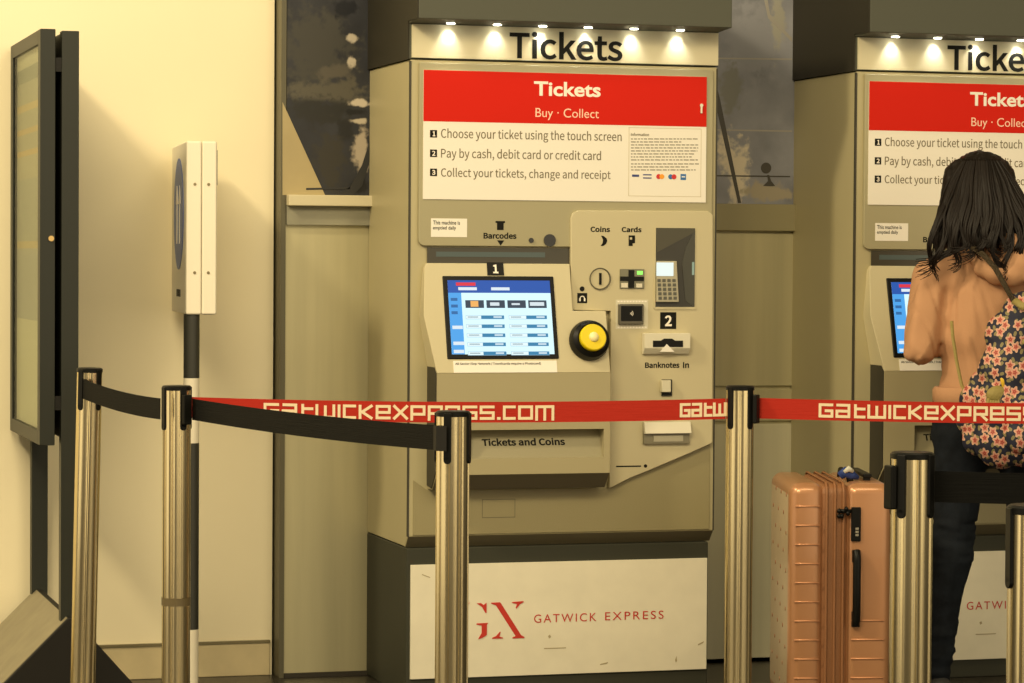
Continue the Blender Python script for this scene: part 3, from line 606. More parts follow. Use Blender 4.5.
    g = G(); r = R(653.5, 435.5, 683, 441.5, Yp-.013); g.rect(r, Yp-.0125, .002); g.done('outlet_opening', mat('outlet_inner', (.45, .42, .30), .4), rc)
    # lower front
    zl0 = at(520, 488, -.004).z
    g = G()
    q = [(.024, at(430, 500, 0).z+.12), (.96, at(700, 440, 0).z+.05), (.96, zb+ch+.004), (.024, zb+ch+.004)]
    qq = [(at(427.5, 400, -.003).x, at(427.5, 490, -.003).z), (at(609, 488, -.003).x, at(609, 488, -.003).z)] + [(at(x, y, -.003).x, at(x, y, -.003).z) for x, y in arc[::-1]] + [(.965, at(711, 442, -.003).z), (.965, zb+ch+.004), (.016, zb+ch+.004), (.016, at(415, 480, -.003).z)]
    g = G(); g.prism(qq, -.004, .0); lf = g.done('lower_panel', LOWER, t, bevel=.002)
    g = G()
    for x0, y0, x1, y1 in ((482, 499, 515, 499.7), (482, 517, 515, 517.7), (482, 499, 482.6, 517.5), (514.6, 499, 515.2, 517.5)): g.rect(R(x0, y0, x1, y1, -.004), -.004, .0006)
    g.done('hatch_outline', mat('hatch_line', (.16, .14, .08), .5), lf)
    return t
t1 = machine()
t2 = copy_tree(t1); t2.location = (1.443, 0, 0)
t2['label'] = 'ticket machine at right, partly hidden behind the person using it'
# ------------------------------------------------------------------ belt barrier posts
HP = 1.0; RP = .0362
def post_mesh():
    n = 96; prof = []
    for i in range(n):
        a = 2*PI*i/n; r = RP
        k = (a % (PI/2))/(PI/2)             # fluted bands between the four channels
        if .36 < k < .64:
            r -= .0016*(0.5-0.5*math.cos((k-.36)/.28*3*2*PI))
        if k < .05 or k > .95: r -= .003
        prof.append((r*math.cos(a), r*math.sin(a)))
    g = G(); a_ = [g.bm.verts.new((x, y, .02)) for x, y in prof]; b_ = [g.bm.verts.new((x, y, HP-.012)) for x, y in prof]
    for i in range(n): g.bm.faces.new((a_[i], a_[(i+1) % n], b_[(i+1) % n], b_[i]))
    g.bm.faces.new(b_); g.bm.faces.new(a_[::-1]); return g
def make_post(label):
    t = thing('barrier_post', label, 'barrier post', group='barrier posts of the queue lines')
    post_mesh().done('post_tube', STEEL, t, smooth=40)
    g = G(); g.lathe([(0, HP), (RP-.002, HP), (RP+.0015, HP-.003), (RP+.0015, HP-.011), (RP-.004, HP-.013), (0, HP-.013)]); g.done('top_cap', BLACK, t, smooth=40)
    for k in range(4):
        a = k*PI/2; M_ = Matrix.Rotation(a, 4, 'Z'); g = G()
        g.box(-.0085, .0085, -RP-.0035, -RP+.006, HP-.105, HP-.004)
        g.cyl((0, -RP-.0035, HP-.105), (0, 1, 0), .0085, .0095, 16); g.bm.transform(M_); g.done('belt_receiver', BLACK, t, bevel=.0012)
    g = G(); g.lathe([(0, .0), (.175, 0), (.178, .006), (.17, .014), (.06, .028), (RP+.004, .034), (0, .034)]); g.done('base_plate', mat('post_base_steel', (.4, .34, .2), .35, .9), t, smooth=50)
    return t
p0 = None
posts = {}
def place_post(key, px, s, ang, label, topy, tilt=0):
    global p0
    d = F/s; y = 258.6+(px-512)*math.tan(ROL)+(1.33-HP)*s
    p = pd(px, y, d)
    o = make_post(label) if p0 is None else copy_tree(p0)
    if p0 is None: p0 = o
    o.location = (p.x, p.y, 0); o.rotation_euler = (0, tilt, ang); o['label'] = label
    if tilt: o.location.x -= math.sin(tilt)*1.0
    posts[key] = Vector((p.x, p.y, 0)); return o
D = math.radians
ca = -YAW  # turn post so that angle 0 faces the camera
P176 = place_post('b', 176.8, 391, D(-56)+ca, 'steel barrier post in front of the striped sign pole, with dark tape low down', 386)
P90 = place_post('a', 92, 362, D(-34)+ca, 'slightly leaning steel barrier post right beside the dark notice board', 367, D(1.5)); P90.scale = (.95, .95, 1.022)
P453 = place_post('c', 453, 462, D(-17)+ca, 'steel barrier post in front of the middle ticket machine where the black belt ends', 411)
P740 = place_post('d', 740.2, 380, D(-47)+ca, 'slim-looking steel barrier post between the middle machine and the suitcase', 386)
P912 = place_post('e', 912.4, 577, D(-37)+ca, 'thick-looking steel barrier post just right of the suitcase, before the person', 453)
P1017 = place_post('f', 1035, 735, D(-75)+ca, 'closest steel barrier post, cut off by the right picture edge', 508)
g = G(); zt_ = at(176, 601, posts['b'].y).z
g.lathe([(RP+.0008, zt_-.009), (RP+.0012, zt_-.010), (RP+.0012, zt_+.010), (RP+.0008, zt_+.010)]); g.done('tape_band', mat('dark_tape', (.12, .09, .04), .5), P176)
# cassettes that hold belts
def cassette(post, wang, name='belt_cassette'):
    g = G(); g.box(-.012, .012, -RP-.016, -RP-.003, HP-.098, HP-.022); g.bm.transform(Matrix.Rotation(wang-post.rotation_euler.z, 4, 'Z')); g.done(name, BLACK, post, bevel=.003)
# ------------------------------------------------------------------ belts
BW = .054
STR = {'G': (.95, [[(.9, 1), (0, 1), (0, 0), (.9, 0), (.9, .48), (.45, .48)]]), 'A': (.95, [[(.05, 1), (.9, 1), (.9, 0), (0, 0), (0, .48), (.9, .48)]]),
 'T': (.8, [[(.12, 1), (.12, 0), (.78, 0)], [(.12, .70), (.78, .70)]]), 'W': (1.25, [[(0, 1), (0, 0), (1.2, 0), (1.2, 1)], [(.6, .9), (.6, 0)]]),
 'I': (.05, [[(0, 1), (0, 0)]]), 'C': (.8, [[(.75, 1), (0, 1), (0, 0), (.75, 0)]]), 'K': (.85, [[(0, 1), (0, 0)], [(.8, 1.02), (.15, .5), (.8, -.02)]]),
 'E': (.95, [[(.9, 0), (0, 0), (0, 1), (.9, 1), (.9, .48), (0, .48)]]), 'X': (.95, [[(0, 1.02), (.9, -.02)], [(.9, 1.02), (0, -.02)]]),
 'P': (.95, [[(0, -.1), (0, 1), (.9, 1), (.9, .35), (0, .35)]]), 'R': (.95, [[(0, -.1), (0, 1), (.9, 1), (.9, .42), (0, .42)], [(.45, .42), (.9, -.05)]]),
 'S': (.95, [[(.9, 1), (0, 1), (0, .5), (.9, .5), (.9, 0), (0, 0)]]), '.': (.12, [[(.0, -.0), (.08, -.0)]]), 'O': (.95, [[(0, 0), (0, 1), (.9, 1), (.9, 0), (0, -.0)]]),
 'M': (1.25, [[(0, -.1), (0, 1), (1.2, 1), (1.2, -.1)], [(.6, .9), (.6, -.1)]]), ' ': (.02, [])}
def belt(a, b, za, zb, sag, mt, name, label, texts=(), n=40, swing=0):
    A = Vector((a.x, a.y, za)); B = Vector((b.x, b.y, zb)); L = (B-A).length; hdir = Vector((B.x-A.x, B.y-A.y, 0)).normalized()
    nrm = Vector((hdir.y, -hdir.x, 0))
    if nrm.y > 0: nrm = -nrm
    def P(u, v, out=0):
        t_ = u/L; return A.lerp(B, t_)+Vector((0, 0, -sag*4*t_*(1-t_)+v))+nrm*(out+swing*4*t_*(1-t_))
    g = G(); R_ = []
    for i in range(n+1):
        u = L*i/n; R_.append([g.bm.verts.new(P(u, v, o_)) for v, o_ in ((-BW/2, .0008), (BW/2, .0008), (BW/2, -.0008), (-BW/2, -.0008))])
    for p, q in zip(R_, R_[1:]):
        for k in range(4): g.bm.faces.new((p[k], p[(k+1) % 4], q[(k+1) % 4], q[k]))
    g.bm.faces.new(R_[0]); g.bm.faces.new(R_[-1][::-1])
    o = tag(g.done(name, mt), label, 'barrier belt', 'belts strung between the barrier posts')
    if texts:
        th = .0036; lift = .0016
        for body, u0, u1, h in texts:
            g = G()
            adv = sum(STR[c][0]+.32 for c in body)-.32; sx = (u1-u0)/adv; x = u0
            for c in body:
                w_, strokes = STR[c]
                for s_ in strokes:
                    for (x0, y0), (x1, y1) in zip(s_, s_[1:]):
                        p = Vector((x+x0*sx, (y0-.54)*h)); q = Vector((x+x1*sx, (y1-.54)*h)); d_ = (q-p).normalized(); e = Vector((-d_.y, d_.x))*th; d_ = d_*th*.9
                        lift = .0016+(lift-.0016+.00006) % .0006
                        g.face([P(c_.x, c_.y, lift) for c_ in (p-d_-e, q+d_-e, q+d_+e, p-d_+e)])
                x += (w_+.32)*sx
            g.done('belt_lettering', LETB, o, flip=False)
    return o, P, L
LETB = mat('belt_lettering_pale', (.80, .66, .44), .55)
BELTK = mat('black_webbing', (.006, .006, .005), .75, spec=.15, bump=.25, bs=30, stretch=(.3, .3, 20))
BELTR = mat('red_webbing', (.42, .022, .010), .7, spec=.2, bump=.2, bs=30, stretch=(.3, .3, 20))
def edge(p, q, off): d_ = (q-p).normalized(); return p+d_*off
tow = lambda p: (Vector((CAM.x, CAM.y, 0))-p).normalized()
a_, b_, c_, d_, e_ = (posts[k] for k in 'abcde')
belt(a_+tow(a_)*(RP+.012)-rt*.027, b_-rt*(RP+.006), .966, .940, .008, BELTK, 'barrier_belt', 'short black belt between the leaning post and the taped post at left')
bs_ = b_+rt*(RP+.004)+tow(b_)*.01
BWC = .054
BLK2, _, _ = belt(bs_, c_-rt*(RP+.005), .940, .942, .007, BELTK, 'barrier_belt', 'long black belt sagging in front of the first red belt')
cassette(P176, D(40)+ca)
tv = tow(c_); p1 = c_-rt*.040+tv*(RP*.35); p2 = c_-rt*.034+tv*(RP*.85); p3 = c_-rt*.012+tv*(RP+.007)
g = G(); zc_ = .942
for q0, q1 in ((p1, p2), (p2, p3)):
    o_ = tv*.003-rt*.002
    g.hull8([(q0.x, q0.y, zc_-BWC/2), (q1.x, q1.y, zc_-BWC/2), (q1.x, q1.y, zc_+BWC/2), (q0.x, q0.y, zc_+BWC/2)], [(q0.x+o_.x, q0.y+o_.y, zc_-BWC/2), (q1.x+o_.x, q1.y+o_.y, zc_-BWC/2), (q1.x+o_.x, q1.y+o_.y, zc_+BWC/2), (q0.x+o_.x, q0.y+o_.y, zc_+BWC/2)])
g.done('belt_end_clip', BLACKM, BLK2)
cassette(P740, D(62)+ca); cassette(P912, D(-62)+ca)
ra_, rb_ = b_+rt*.02-tow(b_)*(RP+.012), d_-rt*(RP+.002)
# solve the lettering positions along the red belts from where the words stand in the photo
def u_at(A, B, px):
    lo, hi = 0, 1
    for _ in range(40):
        m_ = (lo+hi)/2; p = A.lerp(B, m_); q = Vector((p.x, p.y, .94))-CAM; x = 512+F*q.dot(r2)/q.dot(fw)
        if x < px: lo = m_
        else: hi = m_
    return lo*(B-A).length
o, P, L = belt(ra_, rb_, .942, .939, .011, BELTR, 'barrier_belt', 'long red lettered belt crossing the middle ticket machine',
     [('GATWICK', u_at(ra_, rb_, 265), u_at(ra_, rb_, 372), .030), ('EXPRESS.COM', u_at(ra_, rb_, 377), u_at(ra_, rb_, 553.5), .030), ('GATW', u_at(ra_, rb_, 681), u_at(ra_, rb_, 748), .030)])
rc_ = d_+rt*(RP+.006); re_ = pd(1260, 412, F/385); re_.z = 0
belt(rc_, re_, .941, .940, .006, BELTR, 'barrier_belt', 'red lettered belt at right crossing in front of person and backpack',
     [('GATWICK', u_at(rc_, re_, 820), u_at(rc_, re_, 921), .030), ('EXPRESS.COM', u_at(rc_, re_, 925.5), u_at(rc_, re_, 1094), .030)])
pe_ = pd(1290, 400, F/577); pe_.z = 0
belt(e_+rt*(RP+.003), pe_, .940, .940, .004, BELTK, 'barrier_belt', 'black belt running right from the thick-looking post, low across the jeans')
# posts beyond the right edge that hold those belts are outside the picture
# ------------------------------------------------------------------ notice board totem at left
dn = F/352
A0 = pd(40, 240, dn); X0, Y0 = A0.x, A0.y
ztop = pd(40, 29, dn).z; zbot = pd(40, 446, dn).z; LY = .74
DK = mat('board_dark_metal', (.022, .024, .018), .45, spec=.3)
wA = .042
wA = .043
t = thing('notice_board', 'dark framed double-post notice board stand at the left edge, seen nearly edge-on', 'notice board', (X0+.06, Y0+.3, 0))
g = G(); fwid = .055
g.box(X0, X0+wA, Y0, Y0+fwid, zbot, ztop); g.box(X0, X0+wA, Y0+LY-fwid, Y0+LY, zbot, ztop)
g.box(X0, X0+wA, Y0+fwid, Y0+LY-fwid, ztop-.04, ztop); g.box(X0, X0+wA, Y0+fwid, Y0+LY-fwid, zbot, zbot+.04)
fr = T(g, 'case_frame', DK, t, bevel=.002)
def poster_mat():
    mt = mat('poster_paper', (.62, .52, .33), .35); nt = mt.node_tree; b = nt.nodes['Principled BSDF']
    tc = nt.nodes.new('ShaderNodeTexCoord'); sp_ = nt.nodes.new('ShaderNodeSeparateXYZ'); nt.links.new(tc.outputs['Generated'], sp_.inputs[0])
    cr = nt.nodes.new('ShaderNodeValToRGB'); cr.color_ramp.interpolation = 'CONSTANT'
    e = cr.color_ramp.elements; e[0].position = 0; e[0].color = (.70, .62, .42, 1); e[1].position = .28; e[1].color = (.42, .38, .31, 1)
    for p_, c_ in ((.45, (.44, .39, .32)), (.47, (.60, .42, .16)), (.49, (.40, .36, .27)), (.66, (.50, .42, .27)), (.72, (.66, .42, .13)), (.735, (.45, .38, .25)), (.78, (.62, .40, .13)), (.795, (.42, .36, .24)), (.84, (.62, .42, .15)), (.86, (.40, .35, .24)), (.92, (.20, .19, .14)), (.96, (.52, .46, .3))):
        q = e.new(p_); q.color = (*c_, 1)
    nt.links.new(sp_.outputs[2], cr.inputs[0]); nt.links.new(cr.outputs[0], b.inputs['Base Color']); return mt
g = G(); g.box(X0+.014, X0+.016, Y0+fwid, Y0+LY-fwid, zbot+.04, ztop-.04); T(g, 'poster', poster_mat(), t)
g = G(); g.box(X0+.017, X0+wA-.002, Y0+fwid, Y0+LY-fwid, zbot+.04, ztop-.04); T(g, 'back_plate', DK, t)
gm = bpy.data.materials.new('clear_glass'); gm.use_nodes = True; nt = gm.node_tree; nt.nodes.clear()
q1 = nt.nodes.new('ShaderNodeBsdfTransparent'); q2 = nt.nodes.new('ShaderNodeBsdfGlossy'); q2.inputs['Roughness'].default_value = .03; q3 = nt.nodes.new('ShaderNodeMixShader'); q3.inputs[0].default_value = .15; q4 = nt.nodes.new('ShaderNodeOutputMaterial')
q1.inputs[0].default_value = (.9, .93, .9, 1)
nt.links.new(q1.outputs[0], q3.inputs[1]); nt.links.new(q2.outputs[0], q3.inputs[2]); nt.links.new(q3.outputs[0], q4.inputs[0])
g = G(); g.box(X0+.004, X0+.007, Y0+fwid, Y0+LY-fwid, zbot+.04, ztop-.04); T(g, 'glass_pane', gm, t)
lk = pd(51.5, 238.5, dn)
g = G(); g.cyl((lk.x, Y0+.001, lk.z), (0, -1, 0), .008, .006, 20); T(g, 'lock', BRASS, t)
xb0 = pd(62.5, 240, dn).x; xb1 = pd(80.5, 240, dn).x; ztb = pd(70, 30.5, dn).z
g = G(); g.box(xb0, xb1, Y0+.004, Y0+.05, .02, ztb); T(g, 'post', DK, t, bevel=.002)
g = G(); g.box(xb0, xb1, Y0+LY-.05, Y0+LY-.004, .02, ztb-.01); T(g, 'post', DK, t, bevel=.002)
g = G(); g.box(xb0+.004, xb1-.004, Y0+.05, Y0+LY-.05, zbot+.02, ztb-.004); T(g, 'back_panel', DK, t)
g = G()
for z_ in (zbot+.1, ztop-.12):
    for y_ in (Y0+.01, Y0+LY-.04): g = G(); g.box(X0+wA, xb0+.002, y_, y_+.03, z_, z_+.04); T(g, 'bracket', BLACKM, t)
# tent-shaped base
xm = (xb0+xb1)/2; top = pd(70, 619, dn).z
g = G(); xl_ = xm-.009-top/1.0; xr_ = xm+.009+top/1.14; xb0 = xm-.004; xb1 = xm+.004
pf = [(xb0-.004, top), (xb1+.004, top), (xr_, .0), (xl_, .0)]
g.prism(pf, Y0-.03, Y0+LY-.02); bs = T(g, 'base', BLACKM, t, bevel=.004)
g = G(); th = .004
g.hull8([(xl_-.003, Y0-.025, .003), (xb0-.006, Y0-.025, top), (xb0-.006, Y0+LY-.025, top), (xl_-.003, Y0+LY-.025, .003)], [(xl_, Y0-.025, .0), (xb0-.003, Y0-.025, top-.003), (xb0-.003, Y0+LY-.025, top-.003), (xl_, Y0+LY-.025, .0)])
T(g, 'base_cover', mat('base_grey_cover', (.24, .21, .13), .45, var=.15, vs=14), bs)
# ------------------------------------------------------------------ lift sign on a striped pole
ds = F/338
pc = pd(191.5, 360, ds)
t = thing('pole_sign', 'thin white box sign with blue disc on a black and white banded pole', 'sign', (pc.x, pc.y, 0), rz=-D(4.9))
def zs(py): return pd(191, py, ds).z
r_ = 8.0/338
bands = [(700, 630, 'w'), (630, 443, 'k'), (443, 378, 'w'), (378, 314, 'k')]
g = G(); g.cyl((0, 0, 0), (0, 0, 1), .07, .012, 40); g.done('base_plate', BLACKM, t, bevel=.003)
WP = mat('pole_white', (.78, .72, .56), .4); KP = mat('pole_black', (.03, .03, .022), .45)
for y0, y1, c_ in bands:
    z0 = .012 if y0 == 700 else zs(y0)
    g = G(); g.cyl((0, 0, z0), (0, 0, 1), r_, zs(y1)-z0, 28); g.done('pole_band', WP if c_ == 'w' else KP, t, smooth=40)
zt_, zb_ = zs(141.5), zs(314.5); hw = 15.2/338; LS = .52
xo = pd(201, 240, ds); off = (xo-pc).dot(rt)
g = G(); g.box(off-hw, off, -.03, LS-.03, zb_, zt_); b1 = g.done('sign_box', mat('sign_box_white', (.84, .78, .62), .4), t, bevel=.006, seg=3)
g = G(); g.box(off+.001, off+hw, -.03, LS-.03, zb_, zt_); b2 = g.done('sign_box', b1.data.materials[0], t, bevel=.006, seg=3)
g = G(); zc = zs(213); n = 48; Rr = .168; yc = LS/2-.03
g.prismx([(yc+Rr*math.cos(2*PI*k/n), zc+Rr*math.sin(2*PI*k/n)) for k in range(n)], off-hw-.0015, off-hw+.001); dsc = g.done('blue_disc', mat('sign_blue', (.015, .09, .42), .4), b1)
g = G()
for s_ in (-1, 1):
    yb_ = yc+s_*.045
    g.prismx([(yb_-.012, zc-.09), (yb_+.012, zc-.09), (yb_+.012, zc+.03), (yb_+.035, zc+.03), (yb_, zc+.085), (yb_-.035, zc+.03), (yb_-.012, zc+.03)], off-hw-.0030, off-hw-.001)
g.done('white_arrows', LETW, dsc)
g = G()
for k in (-1, 0, 1): g.prismx([(yc+k*.05-.012, zb_+.05), (yc+k*.05+.012, zb_+.05), (yc+k*.05+.012, zb_+.072), (yc+k*.05-.012, zb_+.072)], off-hw-.0015, off-hw+.001)
g.done('small_lettering', INK, b1)
for xx in (off-hw*.45, off+hw*.45):
    for zz in (zs(184.6), zs(272.6)): g = G(); g.cyl((xx, -.0315, zz), (0, 1, 0), .0045, .004, 14); g.done('screw', bpy.data.materials.get('screw_grey') or mat('screw_grey', (.25, .21, .12), .4, .8), b1)
g = G(); g.box(off+hw, off+hw+.004, .0, LS-.06, zs(185), zs(150)); g.done('rear_disc', mat('sign_blue_rear', (.02, .05, .10), .4), b2)
# ------------------------------------------------------------------ suitcase
dsu = F/352
s0 = pd(790, 483, dsu)   # near left vertical edge of the case
ROSE = mat('rose_gold_shell', (.48, .235, .11), .32, .3, coat=.3)
ROSE2 = mat('rose_zip_fabric', (.28, .12, .045), .55, bump=.2, bs=200)
SH = s0.z-.0; TH = 103/352; WD = .46; zc0 = .045
cs_ang = D(-9.6)
t = thing('suitcase', 'rose gold hard-shell suitcase standing upright behind the thick-looking barrier post', 'suitcase', (s0.x, s0.y, 0), rz=-D(14.5))
HT = SH
def rbox(x0, x1, y0, y1, z0, z1, r, seg=5):
    g_ = G(); bmesh.ops.create_cube(g_.bm, size=1, matrix=Matrix.Translation(((x0+x1)/2, (y0+y1)/2, (z0+z1)/2)) @ Matrix.Diagonal((x1-x0, y1-y0, z1-z0, 1)))
    bmesh.ops.bevel(g_.bm, geom=list(g_.bm.edges), offset=r, segments=seg, affect='EDGES', profile=.5); return g_
g = rbox(0, .098, 0, WD, zc0, HT, .032); b1 = g.done('front_shell', ROSE, t, smooth=40)
g = rbox(.162, TH, 0, WD, zc0, HT, .030); b2 = g.done('rear_shell', ROSE, t, smooth=40)
g = rbox(.084, .176, .006, WD-.006, zc0+.006, HT-.004, .03); zp = g.done('zip_gusset', ROSE2, t, smooth=40)
for x in (.106, .130, .154):
    n = 60; g = G(); pth = []
    x0r, x1r = .0, 0
    rr_ = .034; y0_, y1_, z0_, z1_ = .001, WD-.001, zc0+.001, HT+.0005
    for (cx, cz, a0) in ((y0_+rr_, z0_+rr_, PI), (y1_-rr_, z0_+rr_, 1.5*PI), (y1_-rr_, z1_-rr_, 0), (y0_+rr_, z1_-rr_, .5*PI)):
        for k in range(7): aa = a0+k*PI/12; pth.append((x, cx+rr_*math.cos(aa), cz+rr_*math.sin(aa)))
    pth.append(pth[0])
    V = [Vector(p) for p in pth]
    ring = []
    for i, p in enumerate(V[:-1]):
        tt = (V[(i+1) % (len(V)-1)]-V[i-1 if i else len(V)-2]).normalized(); s1 = Vector((1, 0, 0)); s2 = tt.cross(s1)
        ring.append([g.bm.verts.new(p+s1*.004*math.cos(2*PI*k/6)+s2*.003*math.sin(2*PI*k/6)) for k in range(6)])
    for i in range(len(ring)):
        a__, b__ = ring[i], ring[(i+1) % len(ring)]
        for k in range(6): g.bm.faces.new((a__[k], a__[(k+1) % 6], b__[(k+1) % 6], b__[k]))
    g.done('zip_piping', ROSE2, zp, smooth=True)
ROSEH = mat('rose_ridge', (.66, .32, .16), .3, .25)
def zpx(py): return pd(820, py, dsu).z
g = G(); k = 0; py = 506.5
while zpx(py) > .09:
    z_ = zpx(py); g.tube([(.016, -.0005, z_), (.086, -.0005, z_)], .0024, 8); py += 19.2
g.done('shell_ridges', ROSEH, b1, smooth=True)
g = G(); py = 621
while zpx(py) > .09:
    z_ = zpx(py); g.tube([(.178, -.001, z_), (TH-.02, -.001, z_)], .0024, 8); py += 19.2
g.done('shell_ridges', ROSEH, b2, smooth=True)
g = G(); rnd = random.Random(2); py = 497; row = 0
while zpx(py) > .08:
    for j in range(3):
        y_ = .07+j*.12+(.06 if row % 2 else 0); g.ball((-.0012, y_, zpx(py)), .007, (.25, 1.3, 1.1), 1)
    py += 19.2; row += 1
g.done('shell_dimples', mat('dimple_dark', (.30, .13, .06), .4), b1, smooth=True)
g = G(); xh = .190; g.tube([(xh, -.012, zpx(624)), (xh, -.022, zpx(618)), (xh, -.024, zpx(590)), (xh, -.024, zpx(560)), (xh, -.022, zpx(556)), (xh, -.012, zpx(551))], .0115, 12); g.box(xh-.011, xh+.011, -.014, .002, zpx(627), zpx(612)); g.box(xh-.011, xh+.011, -.014, .002, zpx(562), zpx(550)); g.done('side_handle', BLACK, t, smooth=35)
g = G(); g.box(xh-.015, xh+.013, -.006, .002, zpx(541.5), zpx(507)); lk = g.done('combination_lock', BLACK, t, bevel=.003)
g = G()
for k in range(3): g.box(xh-.003, xh+.006, -.008, -.005, zpx(536-k*3.2), zpx(533.8-k*3.2))
g.done('lock_wheels', CHROME, lk)
g = G()
for k, (x, zz) in enumerate(((.140, 511), (.148, 516), (.140, 516), (.160, 509), (.165, 513))): g.ball((x, -.008, zpx(zz)), .007, (1, .8, 1.2), 1)
g.box(.140, .176, -.008, -.003, zpx(513), zpx(509)); g.done('zip_pulls', BLACK, lk, smooth=True)
g = rbox(-.0012, .02, .03, WD-.03, zc0+.03, HT-.03, .008, 2); g.done('front_face', mat('pale_champagne_face', (.42, .33, .21), .4), b1, smooth=40)
g = G(); g.tube([(.185, .09, HT-.002), (.185, .11, HT+.018), (.185, .2, HT+.02), (.185, .27, HT+.018), (.185, .29, HT-.002)], .010, 10); hnd = g.done('top_handle', BLACK, t, smooth=True)
g = G(); g.box(.225, .245, .10, .115, HT-.01, HT+.01); g.box(.225, .245, .33, .345, HT-.01, HT+.01); g.box(.223, .248, .095, .35, HT+.008, HT+.02); g.done('pull_handle', BLACK, t, bevel=.003)
for x in (.03, TH-.03):
    for y_ in (.05, WD-.05):
        g = G(); g.cyl((x-.012, y_, .025), (1, 0, 0), .025, .024, 20); g.box(x-.014, x+.014, y_-.014, y_+.014, .03, zc0+.012); g.done('wheel', BLACK, t, smooth=35)
# luggage ribbon on the top handle
rp = t.matrix_world
g = G(); bluep = [(.155, .09, HT+.014), (.170, .085, HT+.026), (.19, .09, HT+.016), (.21, .10, HT+.008)]
g.tube(bluep, [.012, .016, .013, .006], 10, .6); ob = g.done('luggage_ribbon', mat('ribbon_blue', (.02, .05, .22), .6, bump=.5, bs=80), t, smooth=True)
g = G(); g.tube([(.165, .075, HT+.026), (.178, .075, HT+.036), (.192, .08, HT+.028)], [.005, .009, .005], 8, .6); g.done('ribbon_stripe', mat('ribbon_pale', (.6, .6, .5), .6), ob, smooth=True)
# ------------------------------------------------------------------ person at the second machine
dp = F/332
root = pd(990, 703, dp); PR = Vector((root.x, root.y, 0))
def pp(px, py, off=0): return pd(px, py, dp)+Vector((math.sin(YAW), math.cos(YAW), 0))*off-PR
def rz3(p, M): return p
SKIN = mat('skin', (.62, .36, .20), .5)
JACK = mat('peach_cotton', (.50, .27, .14), .85, bump=.15, bs=300)
JEAN = mat('dark_denim', (.008, .011, .016), .85, spec=.2, var=.4, vs=25, bump=.2, bs=250)
HAIR = mat('dark_brown_hair', (.008, .0045, .0025), .5, var=.5, vs=30, stretch=(6, 6, .6), spec=.25)
g = G()
hc = pp(979, 190, .02)
g.ball(hc, .1, (.78, .95, 1.12), 3); g.ball(hc+Vector((-.006, .045, -.055)), .055, (.95, 1, 1), 2)
g.ball(hc+Vector((-.03, .105, -.03)), .014, (.8, 1.2, 1.3), 2)          # nose
g.ball(hc+Vector((-.028, .088, -.062)), .022, (1.1, .6, .35), 2)        # mouth
for s_ in (-1, 1):
    g.ball(hc+Vector((-.022+s_*.032, .083, .0)), .013, (1, .7, .8), 2)
    g.ball(hc+Vector((s_*.078, .005, -.012)), .025, (.35, .7, 1.1), 2)
g.cap(pp(982, 218, .01), .052, pp(986, 256, -.01), .056)
sh_l, sh_r = pp(935, 274, -.01), pp(1042, 274, -.01)
el_l, el_r = pp(917, 343, -.04), pp(1062, 343, -.04)
wr_l, wr_r = pp(936, 336, .19), pp(1042, 332, .19)
g.cap(pp(988, 285, 0), .11, pp(988, 340, 0), .105, sy=.75); g.cap(pp(988, 340, 0), .105, pp(988, 420, 0), .13, sy=.75)
g.cap(pp(962, 428, 0), .085, pp(1014, 428, 0), .085)
g.cap(sh_l, .050, sh_r, .050, n=10)
for a, b, c in ((sh_l, el_l, wr_l), (sh_r, el_r, wr_r)):
    g.cap(a, .048, b, .038, n=10, sub=1); g.cap(b, .038, c, .026, n=10, sub=1)
hipl, kl, cfl, al = pp(961, 440, 0), pp(951, 555, -.01), pp(943, 600, .01), pp(937, 678, .02)
hipr, kr, cfr, ar = pp(1020, 440, 0), pp(1036, 555, -.01), pp(1038, 600, .01), pp(1040, 678, .02)
for a, b, c, d in ((hipl, kl, cfl, al), (hipr, kr, cfr, ar)):
    g.cap(a, .078, b, .052, n=14, sub=1); g.cap(b, .052, c, .050, n=5, sub=1); g.cap(c, .050, d, .035, n=10, sub=1)
    g.cap(d, .035, Vector((d.x, d.y+.12, .04)), .03, n=6, sub=1)
# hands: palm, four fingers of unequal length, thumb from the side of the palm
rnd = random.Random(5)
for w_, sgn in ((wr_l, 1), (wr_r, -1)):
    fd = Vector((math.sin(.2)*sgn, 1, .1)).normalized(); sd_ = Vector((1, -.2*sgn, 0)).normalized()
    pm = w_+fd*.05
    g.cap(w_, .026, pm, .024, n=4, sub=1)
    for k, ln in enumerate((.055, .068, .073, .066)):
        b0 = pm+sd_*(-.027+.018*k)+fd*.02; b1_ = b0+fd*ln*.55; b2_ = b1_+(fd*.8+Vector((0, 0, -.6)))*ln*.5
        g.cap(pm+sd_*(-.02+.013*k), .013, b0, .0095, n=3, sub=1); g.cap(b0, .0092, b1_, .0085, n=5, sub=1); g.cap(b1_, .0085, b2_, .0075, n=4, sub=1)
    b0 = w_+fd*.02+sd_*.02*sgn; b1_ = b0+sd_*.035*sgn+fd*.03; b2_ = b1_+fd*.03; g.cap(b0, .012, b1_, .010, n=4, sub=1); g.cap(b1_, .010, b2_, .008, n=3, sub=1)
g = remesh(g, .006, 3)
pb = g.done('person', SKIN, smooth=True); pb.location = PR
tag(pb, 'person with long dark wavy hair and peach jacket, back turned, at the right-hand machine', 'person')
# eyes and lips on the face
g = G()
for s_ in (-1, 1): g.ball(hc+Vector((-.022+s_*.032, .094, .0)), .0075, (1, .6, .8), 2)
g.done('eyes', mat('eye_dark', (.03, .02, .015), .2), pb, smooth=True)
def fold(amp, sc1, stretchz=1.0):
    def f(co): return amp*(noise.noise(Vector((co.x*sc1, co.y*sc1, co.z*sc1*stretchz)))+.5*noise.noise(co*sc1*2.3))
    return f
